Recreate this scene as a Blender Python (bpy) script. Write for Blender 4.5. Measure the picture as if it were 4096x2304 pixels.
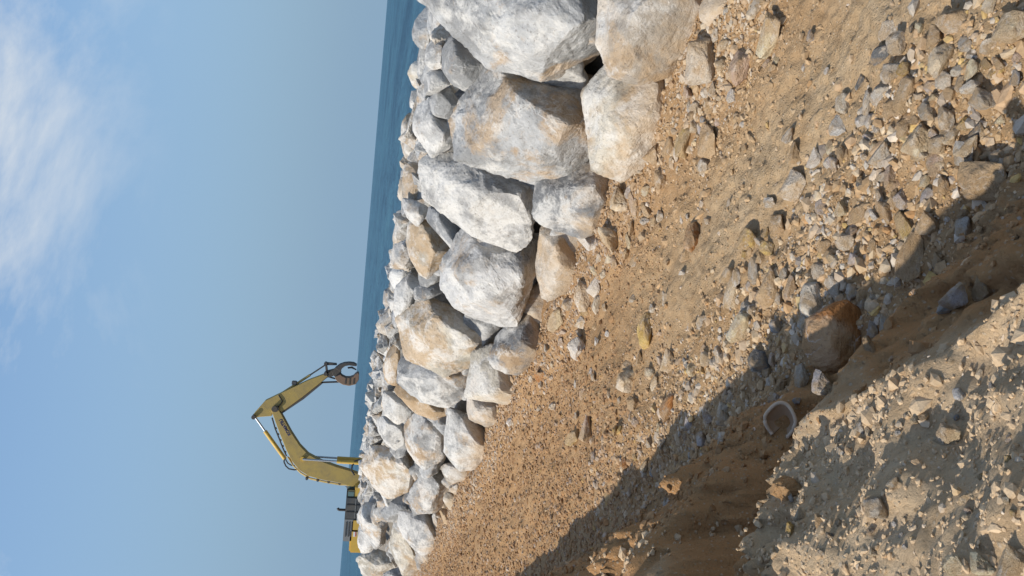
import bpy, bmesh, math, random
import numpy as np
from mathutils import Vector, Matrix

for o in list(bpy.data.objects):
    bpy.data.objects.remove(o)
scene = bpy.context.scene
COL = scene.collection
rng = np.random.default_rng(11)
random.seed(11)

# ------------------------------------------------------------------ camera
EYE = np.array([0.0, 0.0, 3.0])
PITCH, ROLL, FPX = math.radians(9.48), math.radians(4.72), 3546.0
FW = np.array([0, math.cos(PITCH), -math.sin(PITCH)])
R0 = np.array([1.0, 0, 0])
U0 = np.array([0, math.sin(PITCH), math.cos(PITCH)])
RT = math.cos(ROLL) * R0 + math.sin(ROLL) * U0
UP = -math.sin(ROLL) * R0 + math.cos(ROLL) * U0
cam_d = bpy.data.cameras.new('camera')
cam_d.sensor_width = 36.0
cam_d.lens = 36.0 * FPX / 4096.0
cam_d.clip_start, cam_d.clip_end = 0.05, 60000.0
cam = bpy.data.objects.new('camera', cam_d)
COL.objects.link(cam)
# the phone was held upright: the picture's left is the sky
M = Matrix.Identity(4)
for i in range(3):
    M[i][0], M[i][1], M[i][2], M[i][3] = -UP[i], RT[i], -FW[i], EYE[i]
cam.matrix_world = M
scene.camera = cam
scene.render.resolution_x, scene.render.resolution_y = 1024, 576

# ------------------------------------------------------------------ light
SUN_EL = math.radians(39.5)
SUN_DIR = np.array([-0.93, -0.37])
SUN_DIR = SUN_DIR / np.linalg.norm(SUN_DIR)
world = bpy.data.worlds.new('World')
scene.world = world
world.use_nodes = True
wt = world.node_tree
wt.nodes.clear()
def wn(t, **k):
    n = wt.nodes.new(t)
    for a, b in k.items():
        setattr(n, a, b)
    return n
sky = wn('ShaderNodeTexSky', sky_type='NISHITA', sun_disc=False)
sky.sun_elevation = SUN_EL
sky.sun_rotation = math.atan2(SUN_DIR[0], SUN_DIR[1])
sky.altitude, sky.air_density, sky.dust_density, sky.ozone_density = 0.0, 1.0, 0.5, 2.5
tc = wn('ShaderNodeTexCoord')
mp = wn('ShaderNodeMapping')
mp.inputs['Location'].default_value = (7.7, 3.3, 2.0)
mp.inputs['Scale'].default_value = (1.9, 1.9, 3.0)
cn = wn('ShaderNodeTexNoise')
cn.inputs['Scale'].default_value = 1.7
cn.inputs['Detail'].default_value = 7.0
cn.inputs['Roughness'].default_value = 0.62
cn.inputs['Distortion'].default_value = 0.35
cr = wn('ShaderNodeValToRGB')
cr.color_ramp.elements[0].position, cr.color_ramp.elements[1].position = 0.49, 0.68
cr.color_ramp.elements[1].color = (0.95, 0.95, 0.95, 1)
sepw = wn('ShaderNodeSeparateXYZ')
hi = wn('ShaderNodeMapRange')          # thin cloud only well above the horizon
hi.inputs['From Min'].default_value, hi.inputs['From Max'].default_value = 0.20, 0.36
mulw = wn('ShaderNodeMath', operation='MULTIPLY')
tint = wn('ShaderNodeMix', data_type='RGBA', blend_type='MULTIPLY')
tint.inputs[0].default_value = 1.0
tint.inputs[7].default_value = (1.2, 1.28, 1.3, 1)
haze = wn('ShaderNodeMix', data_type='RGBA')   # sea haze: the lower sky turns an even grey-blue all round
haze.inputs[7].default_value = (1.75, 2.65, 3.6, 1)
hz = wn('ShaderNodeMapRange', interpolation_type='SMOOTHSTEP')
hz.inputs['From Min'].default_value, hz.inputs['From Max'].default_value = 0.0, 0.58
hz.inputs['To Min'].default_value, hz.inputs['To Max'].default_value = 1.0, 0.0
mixw = wn('ShaderNodeMix', data_type='RGBA')
mixw.inputs[7].default_value = (4.8, 5.1, 5.4, 1)
bg = wn('ShaderNodeBackground')
bg.inputs['Strength'].default_value = 0.155
ow = wn('ShaderNodeOutputWorld')
L = wt.links.new
L(tc.outputs['Generated'], mp.inputs['Vector'])
L(mp.outputs[0], cn.inputs['Vector'])
L(cn.outputs['Fac'], cr.inputs['Fac'])
L(tc.outputs['Generated'], sepw.inputs[0])
L(sepw.outputs['Z'], hi.inputs['Value'])
L(cr.outputs['Color'], mulw.inputs[0])
L(hi.outputs[0], mulw.inputs[1])
L(sky.outputs[0], tint.inputs[6])
L(tint.outputs[2], haze.inputs[6])
L(sepw.outputs['Z'], hz.inputs['Value'])
L(hz.outputs[0], haze.inputs[0])
L(haze.outputs[2], mixw.inputs[6])
L(mulw.outputs[0], mixw.inputs[0])
L(mixw.outputs[2], bg.inputs['Color'])
L(bg.outputs[0], ow.inputs['Surface'])

sl = bpy.data.lights.new('sun', 'SUN')
sl.energy, sl.angle, sl.color = 4.7, math.radians(0.53), (1.0, 0.94, 0.85)
sun = bpy.data.objects.new('sun', sl)
COL.objects.link(sun)
sv = Vector((SUN_DIR[0] * math.cos(SUN_EL), SUN_DIR[1] * math.cos(SUN_EL), math.sin(SUN_EL)))
sun.rotation_euler = sv.to_track_quat('Z', 'Y').to_euler()
sun.location = (-20, 5, 20)

vs = scene.view_settings
vs.view_transform, vs.look, vs.exposure, vs.gamma = 'Standard', 'None', -0.05, 1.0
vs.use_curve_mapping = False
scene.render.engine = 'CYCLES'

# ------------------------------------------------------------------ maths
AL = np.array([-0.472, 0.8816, 0.0]); AL /= np.linalg.norm(AL)   # along the boulder wall
NR = np.array([AL[1], -AL[0], 0.0])                              # across, towards the wall
def st2xy(s, t):
    return s * NR[0] + t * AL[0], s * NR[1] + t * AL[1]
def ray(x, y):
    return FW + (-UP) * ((x - 2048.0) / FPX) + RT * (-(y - 1152.0) / FPX)
def sst(a, b, x):
    k = np.clip((x - a) / (b - a), 0, 1)
    return k * k * (3 - 2 * k)
def _h(ix, iy, iz, seed):
    n = (ix * 374761393 + iy * 668265263 + iz * 2147483647 + seed * 1274126177) & 0xFFFFFFFF
    n = ((n ^ (n >> 13)) * 1274126177) & 0xFFFFFFFF
    n = ((n ^ (n >> 16)) * 2246822519) & 0xFFFFFFFF
    return ((n ^ (n >> 15)) & 0xFFFFFF) / float(0xFFFFFF) * 2 - 1
def vn(x, y, z, seed=0):
    x, y, z = np.broadcast_arrays(np.asarray(x, float), np.asarray(y, float), np.asarray(z, float))
    fx, fy, fz = np.floor(x), np.floor(y), np.floor(z)
    ix, iy, iz = fx.astype(np.int64), fy.astype(np.int64), fz.astype(np.int64)
    u, v, w = x - fx, y - fy, z - fz
    u, v, w = (q * q * q * (q * (q * 6 - 15) + 10) for q in (u, v, w))
    r = 0
    for a in (0, 1):
        for b in (0, 1):
            for c in (0, 1):
                r = r + _h(ix + a, iy + b, iz + c, seed) * (u if a else 1 - u) * (v if b else 1 - v) * (w if c else 1 - w)
    return r
def fbm(x, y, z, octv=4, seed=0, gain=0.5):
    r, a = 0, 1.0
    for k in range(octv):
        r = r + a * vn(x * 2 ** k + 17.3 * k, y * 2 ** k + 5.1 * k, z * 2 ** k, seed + k)
        a *= gain
    return r

# ------------------------------------------------------------------ object helpers
def link(o, parent=None):
    COL.objects.link(o)
    if parent is not None:
        o.parent = parent
    return o
def mesh_obj(name, verts, faces, mat, parent=None, smooth=False):
    me = bpy.data.meshes.new(name)
    me.from_pydata([tuple(v) for v in verts], [], faces)
    me.update()
    if smooth:
        me.polygons.foreach_set('use_smooth', [True] * len(me.polygons))
    if mat:
        me.materials.append(mat)
    return link(bpy.data.objects.new(name, me), parent)
def bm_obj(name, bm, mat, parent=None, smooth=False):
    me = bpy.data.meshes.new(name)
    bm.to_mesh(me)
    bm.free()
    if smooth:
        me.polygons.foreach_set('use_smooth', [True] * len(me.polygons))
    if mat:
        me.materials.append(mat)
    return link(bpy.data.objects.new(name, me), parent)
def tag(o, label, cat, group=None):
    o['label'], o['category'] = label, cat
    if group:
        o['group'] = group
    return o
def big_mesh(name, V, Fq, mat, colors=None, smooth=True):
    """numpy vertices and equal-sized faces"""
    me = bpy.data.meshes.new(name)
    nv, nf, k = len(V), len(Fq), Fq.shape[1]
    me.vertices.add(nv)
    me.vertices.foreach_set('co', np.ascontiguousarray(V, dtype=np.float32).ravel())
    me.loops.add(nf * k)
    me.loops.foreach_set('vertex_index', np.ascontiguousarray(Fq, dtype=np.int32).ravel())
    me.polygons.add(nf)
    me.polygons.foreach_set('loop_start', np.arange(0, nf * k, k, dtype=np.int32))
    me.polygons.foreach_set('use_smooth', np.full(nf, smooth))
    me.update(calc_edges=True)
    if colors is not None:
        at = me.color_attributes.new('Col', 'FLOAT_COLOR', 'POINT')
        at.data.foreach_set('color', np.ascontiguousarray(colors, dtype=np.float32).ravel())
    me.materials.append(mat)
    return link(bpy.data.objects.new(name, me))

# ------------------------------------------------------------------ materials
class NT:
    def __init__(self, name):
        self.m = bpy.data.materials.new(name)
        self.m.use_nodes = True
        self.t = self.m.node_tree
        self.b = self.t.nodes['Principled BSDF']
    def n(self, typ, ins=None, **k):
        nd = self.t.nodes.new(typ)
        for a, b in k.items():
            setattr(nd, a, b)
        for a, b in (ins or {}).items():
            self.put(nd.inputs[a], b)
        return nd
    def put(self, sock, val):
        if hasattr(val, 'is_linked'):
            self.t.links.new(val, sock)
        else:
            sock.default_value = val
    def noise(self, vec, scale, detail=4, rough=0.55, dist=0.0):
        return self.n('ShaderNodeTexNoise', {'Vector': vec, 'Scale': scale, 'Detail': detail, 'Roughness': rough, 'Distortion': dist}).outputs['Fac']
    def ramp(self, fac, a, b, lo=0.0, hi=1.0):
        return self.n('ShaderNodeMapRange', {'Value': fac, 'From Min': a, 'From Max': b, 'To Min': lo, 'To Max': hi}).outputs[0]
    def math(self, op, a, b=0.0, clamp=False):
        nd = self.n('ShaderNodeMath', operation=op, use_clamp=clamp)
        self.put(nd.inputs[0], a); self.put(nd.inputs[1], b)
        return nd.outputs[0]
    def mix(self, f, a, b, mode='MIX'):
        nd = self.n('ShaderNodeMix', data_type='RGBA', blend_type=mode)
        self.put(nd.inputs[0], f); self.put(nd.inputs[6], a); self.put(nd.inputs[7], b)
        return nd.outputs[2]
    def bump(self, h, strength, dist, normal=None):
        nd = self.n('ShaderNodeBump', {'Height': h, 'Strength': strength, 'Distance': dist})
        if normal is not None:
            self.put(nd.inputs['Normal'], normal)
        return nd.outputs[0]
def rgb(r, g, b):
    return (r, g, b, 1.0)

def rock_material(name, sc, dark, pale, thr, mud=False):
    k = NT(name)
    co = k.n('ShaderNodeTexCoord').outputs['Object']
    oi = k.n('ShaderNodeObjectInfo')
    off = k.n('ShaderNodeVectorMath', {0: co}, operation='ADD')
    rv = k.n('ShaderNodeCombineXYZ', {0: k.math('MULTIPLY', oi.outputs['Random'], 91.0), 1: k.math('MULTIPLY', oi.outputs['Random'], 37.0), 2: k.math('MULTIPLY', oi.outputs['Random'], 53.0)})
    k.put(off.inputs[1], rv.outputs[0])
    v = off.outputs[0]
    def attr(nm):
        return k.n('ShaderNodeAttribute', attribute_type='OBJECT', attribute_name=nm).outputs['Fac']
    big = k.noise(v, 0.9 * sc, 9, 0.66, 0.25)
    c = k.mix(k.ramp(big, 0.44, 0.53), oi.outputs['Color'], k.mix(1.0, oi.outputs['Color'], dark, 'MULTIPLY'))
    mid = k.noise(v, 5.0 * sc, 9, 0.75, 0.2)
    c = k.mix(k.ramp(mid, 0.42, 0.62, 0.0, 0.45), c, k.mix(1.0, c, dark, 'MULTIPLY'))
    # weathering stain, tan to ochre
    tn = k.noise(v, 1.1 * sc, 9, 0.68, 0.3)
    tf = k.math('SUBTRACT', k.math('ADD', tn, k.math('MULTIPLY', attr('stain'), 0.5)), thr)
    tcol = k.mix(k.ramp(k.noise(v, 3.0 * sc, 4), 0.35, 0.65), rgb(0.53, 0.39, 0.25), rgb(0.40, 0.26, 0.13))
    c = k.mix(k.ramp(tf, 0.0, 0.09, 0.0, 0.75), c, tcol)
    # quarry dust and calcite, white
    wnz = k.noise(v, 1.9 * sc, 12, 0.72, 0.3)
    wf = k.math('SUBTRACT', k.math('ADD', wnz, k.math('MULTIPLY', attr('dust'), 0.34)), 0.59)
    c = k.mix(k.ramp(wf, 0.0, 0.10, 0.0, 0.7), c, pale)
    dv = k.n('ShaderNodeVectorMath', {0: v}, operation='ADD')
    nv = k.n('ShaderNodeTexNoise', {'Vector': v, 'Scale': 2.0 * sc, 'Detail': 4.0})
    k.put(dv.inputs[1], nv.outputs['Color'])
    vo = k.n('ShaderNodeTexVoronoi', {'Vector': dv.outputs[0], 'Scale': 1.9 * sc}, feature='DISTANCE_TO_EDGE').outputs['Distance']
    vein = k.math('MULTIPLY', k.ramp(vo, 0.0, 0.022, 1.0, 0.0), k.ramp(k.noise(v, 1.5 * sc, 2), 0.5, 0.6))
    c = k.mix(k.math('MULTIPLY', vein, 0.6), c, rgb(0.64, 0.62, 0.575))
    c = k.mix(k.ramp(k.noise(v, 16.0 * sc, 6, 0.75), 0.42, 0.62, 0.0, 0.34), c, k.mix(1.0, c, dark, 'MULTIPLY'))
    pit = k.ramp(k.noise(v, 22.0 * sc, 3, 0.6), 0.60, 0.68, 0.0, 0.6)
    c = k.mix(pit, c, k.mix(1.0, c, rgb(0.45, 0.42, 0.40), 'MULTIPLY'))
    if not mud:      # soil splashed and smeared over the lowest boulders
        pz = k.n('ShaderNodeSeparateXYZ', {0: k.n('ShaderNodeNewGeometry').outputs['Position']}).outputs[2]
        low = k.math('ADD', k.ramp(pz, 0.0, 0.75, 0.42, 0.0), k.noise(v, 2.4, 7, 0.7, 0.3))
        c = k.mix(k.ramp(low, 0.62, 0.86, 0.0, 0.7), c, rgb(0.47, 0.34, 0.205))
    if mud:
        mf = k.noise(v, 1.6 * sc, 6, 0.65, 0.4)
        c = k.mix(k.math('MULTIPLY', k.ramp(mf, 0.46, 0.60, 0.0, 0.8), attr('mud')), c, rgb(0.48, 0.335, 0.19))
    k.put(k.b.inputs['Base Color'], c)
    k.put(k.b.inputs['Roughness'], 0.88)
    k.put(k.b.inputs['Specular IOR Level'], 0.25)
    b1 = k.bump(k.noise(v, 4.0 * sc, 9, 0.72, 0.2), 0.7, 0.05 / sc)
    b2 = k.bump(k.noise(v, 24.0 * sc, 5, 0.7), 0.7, 0.016 / sc, b1)
    k.put(k.b.inputs['Normal'], b2)
    return k.m
M_BOULDER = rock_material('limestone_boulder', 1.0, rgb(0.63, 0.63, 0.63), rgb(0.70, 0.665, 0.60), 0.61)
M_STONE = rock_material('limestone_stone', 0.8, rgb(0.80, 0.74, 0.66), rgb(0.66, 0.58, 0.47), 0.58, True)

def soil_material():
    k = NT('dirt')
    co = k.n('ShaderNodeTexCoord').outputs['Object']
    zone = k.n('ShaderNodeVertexColor', layer_name='Col')
    sp = k.n('ShaderNodeSeparateColor', {0: zone.outputs['Color']})
    n1 = k.noise(co, 0.8, 5, 0.6, 0.6)
    n2 = k.noise(co, 6.0, 8, 0.72, 0.4)
    c = k.mix(k.ramp(n1, 0.35, 0.65), rgb(0.385, 0.245, 0.125), rgb(0.46, 0.315, 0.175))
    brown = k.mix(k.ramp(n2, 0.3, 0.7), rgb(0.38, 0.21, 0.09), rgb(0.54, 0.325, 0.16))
    top = k.mix(k.ramp(n1, 0.35, 0.65), rgb(0.56, 0.40, 0.24), rgb(0.62, 0.465, 0.295))
    mud = k.mix(k.ramp(n1, 0.3, 0.7), rgb(0.47, 0.335, 0.195), rgb(0.51, 0.38, 0.235))
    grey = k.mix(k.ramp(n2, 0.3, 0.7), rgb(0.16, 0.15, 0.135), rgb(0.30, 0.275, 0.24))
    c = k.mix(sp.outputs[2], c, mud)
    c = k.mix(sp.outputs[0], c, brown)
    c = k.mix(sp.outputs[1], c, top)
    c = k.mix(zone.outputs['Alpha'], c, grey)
    c = k.mix(k.ramp(n2, 0.38, 0.70, 0.0, 0.8), c, k.mix(1.0, c, rgb(0.70, 0.63, 0.54), 'MULTIPLY'))
    vo = k.n('ShaderNodeTexVoronoi', {'Vector': co, 'Scale': 48.0, 'Randomness': 1.0})
    gr = k.math('MULTIPLY', k.ramp(vo.outputs['Distance'], 0.25, 0.42, 1.0, 0.0), k.ramp(k.n('ShaderNodeSeparateColor', {0: vo.outputs['Color']}).outputs[0], 0.55, 0.85))
    gcol = k.mix(k.n('ShaderNodeSeparateColor', {0: vo.outputs['Color']}).outputs[1], rgb(0.34, 0.22, 0.11), rgb(0.56, 0.47, 0.35))
    c = k.mix(k.math('MULTIPLY', gr, 0.7), c, gcol)
    k.put(k.b.inputs['Base Color'], c)
    k.put(k.b.inputs['Roughness'], 0.95)
    k.put(k.b.inputs['Specular IOR Level'], 0.12)
    b1 = k.bump(k.noise(co, 15.0, 9, 0.76, 0.3), 0.8, 0.04)
    b2 = k.bump(k.ramp(vo.outputs['Distance'], 0.0, 0.5, 1.0, 0.0), 0.5, 0.010, b1)
    k.put(k.b.inputs['Normal'], b2)
    return k.m
M_SOIL = soil_material()

def pebble_material():
    k = NT('gravel_stone')
    co = k.n('ShaderNodeTexCoord').outputs['Object']
    c = k.n('ShaderNodeVertexColor', layer_name='Col').outputs['Color']
    c = k.mix(k.ramp(k.noise(co, 30.0, 5, 0.7), 0.35, 0.7, 0.0, 0.7), c, k.mix(1.0, c, rgb(0.6, 0.55, 0.5), 'MULTIPLY'))
    k.put(k.b.inputs['Base Color'], c)
    k.put(k.b.inputs['Roughness'], 0.9)
    k.put(k.b.inputs['Specular IOR Level'], 0.2)
    k.put(k.b.inputs['Normal'], k.bump(k.noise(co, 60.0, 4, 0.7), 0.5, 0.008))
    return k.m
M_PEBBLE = pebble_material()

def sea_material():
    k = NT('sea_water')
    co = k.n('ShaderNodeTexCoord').outputs['Object']
    st = k.n('ShaderNodeMapping', {'Vector': co})
    st.inputs['Rotation'].default_value = (0, 0, 0.12)
    st.inputs['Scale'].default_value = (2.0, 0.5, 1.0)
    v = st.outputs[0]
    n1 = k.noise(v, 0.12, 6, 0.62, 0.4)
    n2 = k.noise(v, 0.9, 6, 0.65, 0.5)
    c = k.mix(k.ramp(n1, 0.35, 0.65), rgb(0.014, 0.060, 0.105), rgb(0.036, 0.112, 0.175))
    c = k.mix(k.ramp(n2, 0.50, 0.66, 0, 0.8), c, rgb(0.06, 0.16, 0.235))
    c = k.mix(k.ramp(k.noise(v, 0.3, 5, 0.7), 0.52, 0.64, 0, .6), c, rgb(0.010, 0.045, 0.08))
    sw = k.noise(v, 0.010, 14, 0.86, 0.2)
    c = k.mix(k.ramp(sw, 0.44, 0.58, 0, .85), c, rgb(0.050, 0.145, 0.195))
    c = k.mix(k.ramp(sw, 0.50, 0.38, 0, .75), c, rgb(0.008, 0.045, 0.078))
    k.put(k.b.inputs['Base Color'], c)
    k.put(k.b.inputs['Roughness'], 0.45)
    k.put(k.b.inputs['IOR'], 1.33)
    k.put(k.b.inputs['Specular IOR Level'], 0.25)
    b = k.bump(n2, 0.9, 0.5)
    b = k.bump(n1, 0.9, 2.0, b)
    k.put(k.b.inputs['Normal'], b)
    return k.m
M_SEA = sea_material()

def paint(name, col, rough=0.5, metal=0.0, dirt=0.35):
    k = NT(name)
    co = k.n('ShaderNodeTexCoord').outputs['Object']
    n = k.noise(co, 1.6, 7, 0.7, 0.6)
    c = k.mix(k.ramp(n, 0.42, 0.72, 0.0, dirt), rgb(*col), rgb(0.20, 0.16, 0.10))
    k.put(k.b.inputs['Base Color'], c)
    k.put(k.b.inputs['Roughness'], k.ramp(n, 0.3, 0.7, rough - 0.08, rough + 0.2))
    k.put(k.b.inputs['Metallic'], metal)
    return k.m
M_YEL = paint('yellow_paint', (0.42, 0.30, 0.085), 0.6, 0, .65)
M_YEL2 = paint('bright_yellow_paint', (0.62, 0.39, 0.06), 0.55, 0, 0.4)
M_GREY = paint('dark_grey_paint', (0.060, 0.064, 0.068), 0.55)
M_LGREY = paint('light_grey_paint', (0.20, 0.21, 0.21), 0.6)
M_STEEL = paint('worn_steel', (0.085, 0.075, 0.068), 0.55, 0.4)
M_RUST = paint('rusty_steel', (0.24, 0.15, 0.10), 0.65, 0.2, 0.5)
M_CHROME = paint('chromed_rod', (0.42, 0.44, 0.47), 0.4, 0.8, 0.1)
M_BLACK = paint('black_rubber', (0.02, 0.02, 0.022), 0.6, 0, 0.1)
M_GLASS = paint('tinted_glass', (0.13, 0.20, 0.19), 0.15, 0, 0.1)
M_BLUE = paint('dark_blue_lettering', (0.020, 0.025, 0.10), 0.5, 0, 0.05)
M_RED = paint('red_print', (0.45, 0.05, 0.03), 0.5, 0, 0.05)
M_WHITE = paint('white_print', (0.7, 0.7, 0.68), 0.5, 0, 0.05)

# ------------------------------------------------------------------ terrain
BASE_S = 5.8      # toe of the boulder wall
def wall_z(s):    # general surface of the boulder wall
    q = s - BASE_S
    return np.where(q < 0, 0.0, np.minimum(q * 1.02, 2.30 + 0.02 * (q - 2.3)))
def bank_edge(s, t):
    s, t = s + .05 * fbm(s * 6, t * 6, 3.7, 3, 83), t + .11 * fbm(s * 5, t * 5, 8.7, 3, 85)
    e = t + 0.65 * np.clip(1.08 - s, 0, 1.2)
    return 1.08 + 0.08 * fbm(t * 0.9, 0.2, 7.7, 3, 41) - 0.80 * sst(3.0, 3.35, e) * sst(4.65, 4.15, t) + 0.07 * sst(4.3, 4.8, t) - .40 * sst(5.0, 5.5, t)
def terrain(s, t):
    s, t = np.broadcast_arrays(np.asarray(s, float), np.asarray(t, float))
    near = sst(40, 14, t)
    z = 0.07 * fbm(s * 0.55, t * 0.4, 3.3, 3, 5) + near * 0.030 * fbm(s * 2.2, t * 1.8, 1.7, 3, 9)
    # wheel ruts in the soft strip, running along the wall
    for c, w, d in ((3.55, 0.24, 0.022), (4.25, 0.26, 0.02)):
        sc = c + 0.18 * vn(t * 0.35, c, 0.5, 3)
        z = z - d * np.exp(-((s - sc) / w) ** 2) * sst(13, 8, t) + 0.6 * d * np.exp(-((s - sc - 2 * w) / w) ** 2) * sst(13, 8, t)
    z = z + 0.16 * sst(4.9, 5.8, s)
    # clods
    cl = fbm(s * 8.0, t * 8.0, 0.3, 3, 31)
    z = z + near * (0.022 * cl + 0.034 * np.maximum(0, fbm(s * 4.1, t * 4.1, 2.3, 2, 77) - 0.15))
    z = z + sst(9, 5, t) * 0.018 * fbm(s * 17, t * 17, 1.3, 2, 57)
    # near bank
    edge = bank_edge(s, t)
    tw = t + .11 * fbm(s * 5, t * 5, 8.7, 3, 85)
    notch = sst(3.0, 3.35, tw + 0.65 * np.clip(1.08 - s, 0, 1.2)) * sst(4.65, 4.15, tw)
    htop = 1.32 - 0.08 * sst(2.8, 3.4, t) + .50 * notch + .34 * sst(5.0, 5.5, t)
    inside = edge - s                      # >0 on the bank
    lip = np.clip(.16 + .26 * fbm(t * 1.3, 3.3, 1.1, 2, 43) + .06 * vn(s * 5, t * 5, 1, 44), .02, .5)
    plate = htop + 0.22 * np.minimum(inside, lip) + 0.82 * np.clip(inside - lip, 0, .26) + 0.26 * np.clip(inside - lip - .26, 0, 1)
    plate = plate + 0.07 * fbm(s * 2.2, t * 1.7, 5.5, 2, 13) + 0.040 * fbm(s * 6, t * 6, 4.4, 3, 15) + 0.008 * fbm(s * 24, t * 24, 4.4, 2, 16)
    plate = plate + 0.25 * np.exp(-((s + .5) / .6) ** 2 - ((t - 3.9) / 1.0) ** 2)      # unseen mound left of view, added to cast shade over the track
    drop = -inside
    wob = 0.16 * fbm(s * 2.6, t * 2.0, 9.1, 3, 21)
    face = htop - (1.25 + .45 * notch) * np.maximum(0, drop + wob * sst(0.0, 0.35, drop)) + 0.30 * np.maximum(0, drop - 0.8)
    face = face + (0.05 * fbm(s * 5, t * 5, 2.2, 3, 23) + 0.05 * np.abs(fbm(s * 9, t * 9, 2.9, 3, 27)) + 0.02 * fbm(s * 24, t * 24, 2.1, 2, 28)) * sst(0, 0.2, drop)
    bank = np.where(inside > 0, plate, face)
    kk = 9.0
    m = np.maximum(z, bank)
    zz = m + np.log1p(np.exp(-kk * np.abs(z - bank) * 2)) / (2 * kk) * sst(2.8, 2.2, s)
    # rubble core under the boulders, the working platform, the seaward side
    core = np.minimum((s - BASE_S - 1.2) * 0.95 - 0.15, 1.3) + 0.12 * fbm(s * 1.3, t * 1.3, 8.8, 3, 61)
    back = sst(11.5, 15.5, s)
    plat = sst(34, 39, t)
    sea_side = -5.0 * (1 - plat) + plat * (0.0 - 5.0 * sst(19, 25, s))
    core = core * (1 - back) + sea_side * back
    zz = np.where(s > BASE_S + 0.3, np.maximum(core, np.where(back > 0, -9.0, zz)), zz)
    return zz
def zone_colors(s, t, z):
    edge = bank_edge(s, t)
    inside = edge - s
    wob = 0.12 * fbm(s * 3, t * 3, 6.6, 4, 71)
    topf = sst(-0.14, 0.04, inside + wob)
    topf = topf * sst(4.7, 4.1, t)
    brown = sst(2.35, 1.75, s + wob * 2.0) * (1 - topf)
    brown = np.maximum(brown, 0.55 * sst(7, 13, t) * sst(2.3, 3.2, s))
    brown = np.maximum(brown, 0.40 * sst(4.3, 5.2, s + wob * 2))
    mud = np.exp(-((s - 3.9 - wob * 3) / 0.7) ** 2) * sst(9, 5.0, t)
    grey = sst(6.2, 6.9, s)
    return np.stack([np.clip(brown, 0, 1), topf, np.clip(mud, 0, 1), grey], -1)

def axis(parts):
    out = []
    for a, b, d in parts:
        out.append(np.arange(a, b, d))
    out.append([parts[-1][1]])
    return np.concatenate(out)
s_ax = axis([(-140, -20, 12), (-20, -4, 1.0), (-4, -1.0, 0.08), (-1.0, 5.9, 0.017), (5.9, 12, 0.12), (12, 30, 1.0), (30, 60, 6.0)])
tl = [-120.0]
while tl[-1] < 120:
    t = tl[-1]
    if t < -10: d = 10
    elif t < -2: d = 0.5
    elif t < 1.0: d = 0.08
    elif t < 30: d = max(0.017, 0.0062 * t)
    else: d = min(8, 0.2 + (t - 30) * 0.15)
    tl.append(t + d)
t_ax = np.array(tl)
SS, TT = np.meshgrid(s_ax, t_ax)
ZZ = terrain(SS, TT)
GX, GY = st2xy(SS, TT)
V = np.stack([GX, GY, ZZ], -1).reshape(-1, 3)
ns, nt = len(s_ax), len(t_ax)
idx = np.arange(ns * nt).reshape(nt, ns)
Fq = np.stack([idx[:-1, :-1], idx[:-1, 1:], idx[1:, 1:], idx[1:, :-1]], -1).reshape(-1, 4)
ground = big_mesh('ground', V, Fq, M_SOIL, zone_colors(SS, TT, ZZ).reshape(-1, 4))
ground['kind'] = 'structure'
del V, Fq, GX, GY

# sea: rings out to the horizon
ang = np.linspace(0, 2 * math.pi, 97)[:-1]
rad = np.array([0.5, 40, 120, 400, 1500, 6000, 40000.0])
SV = [(r * math.cos(a), r * math.sin(a), -2.2) for r in rad for a in ang]
SF = [(i * 96 + j, i * 96 + (j + 1) % 96, (i + 1) * 96 + (j + 1) % 96, (i + 1) * 96 + j) for i in range(len(rad) - 1) for j in range(96)]
sea = mesh_obj('sea', SV, SF, M_SEA)
sea['kind'] = 'structure'

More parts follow.
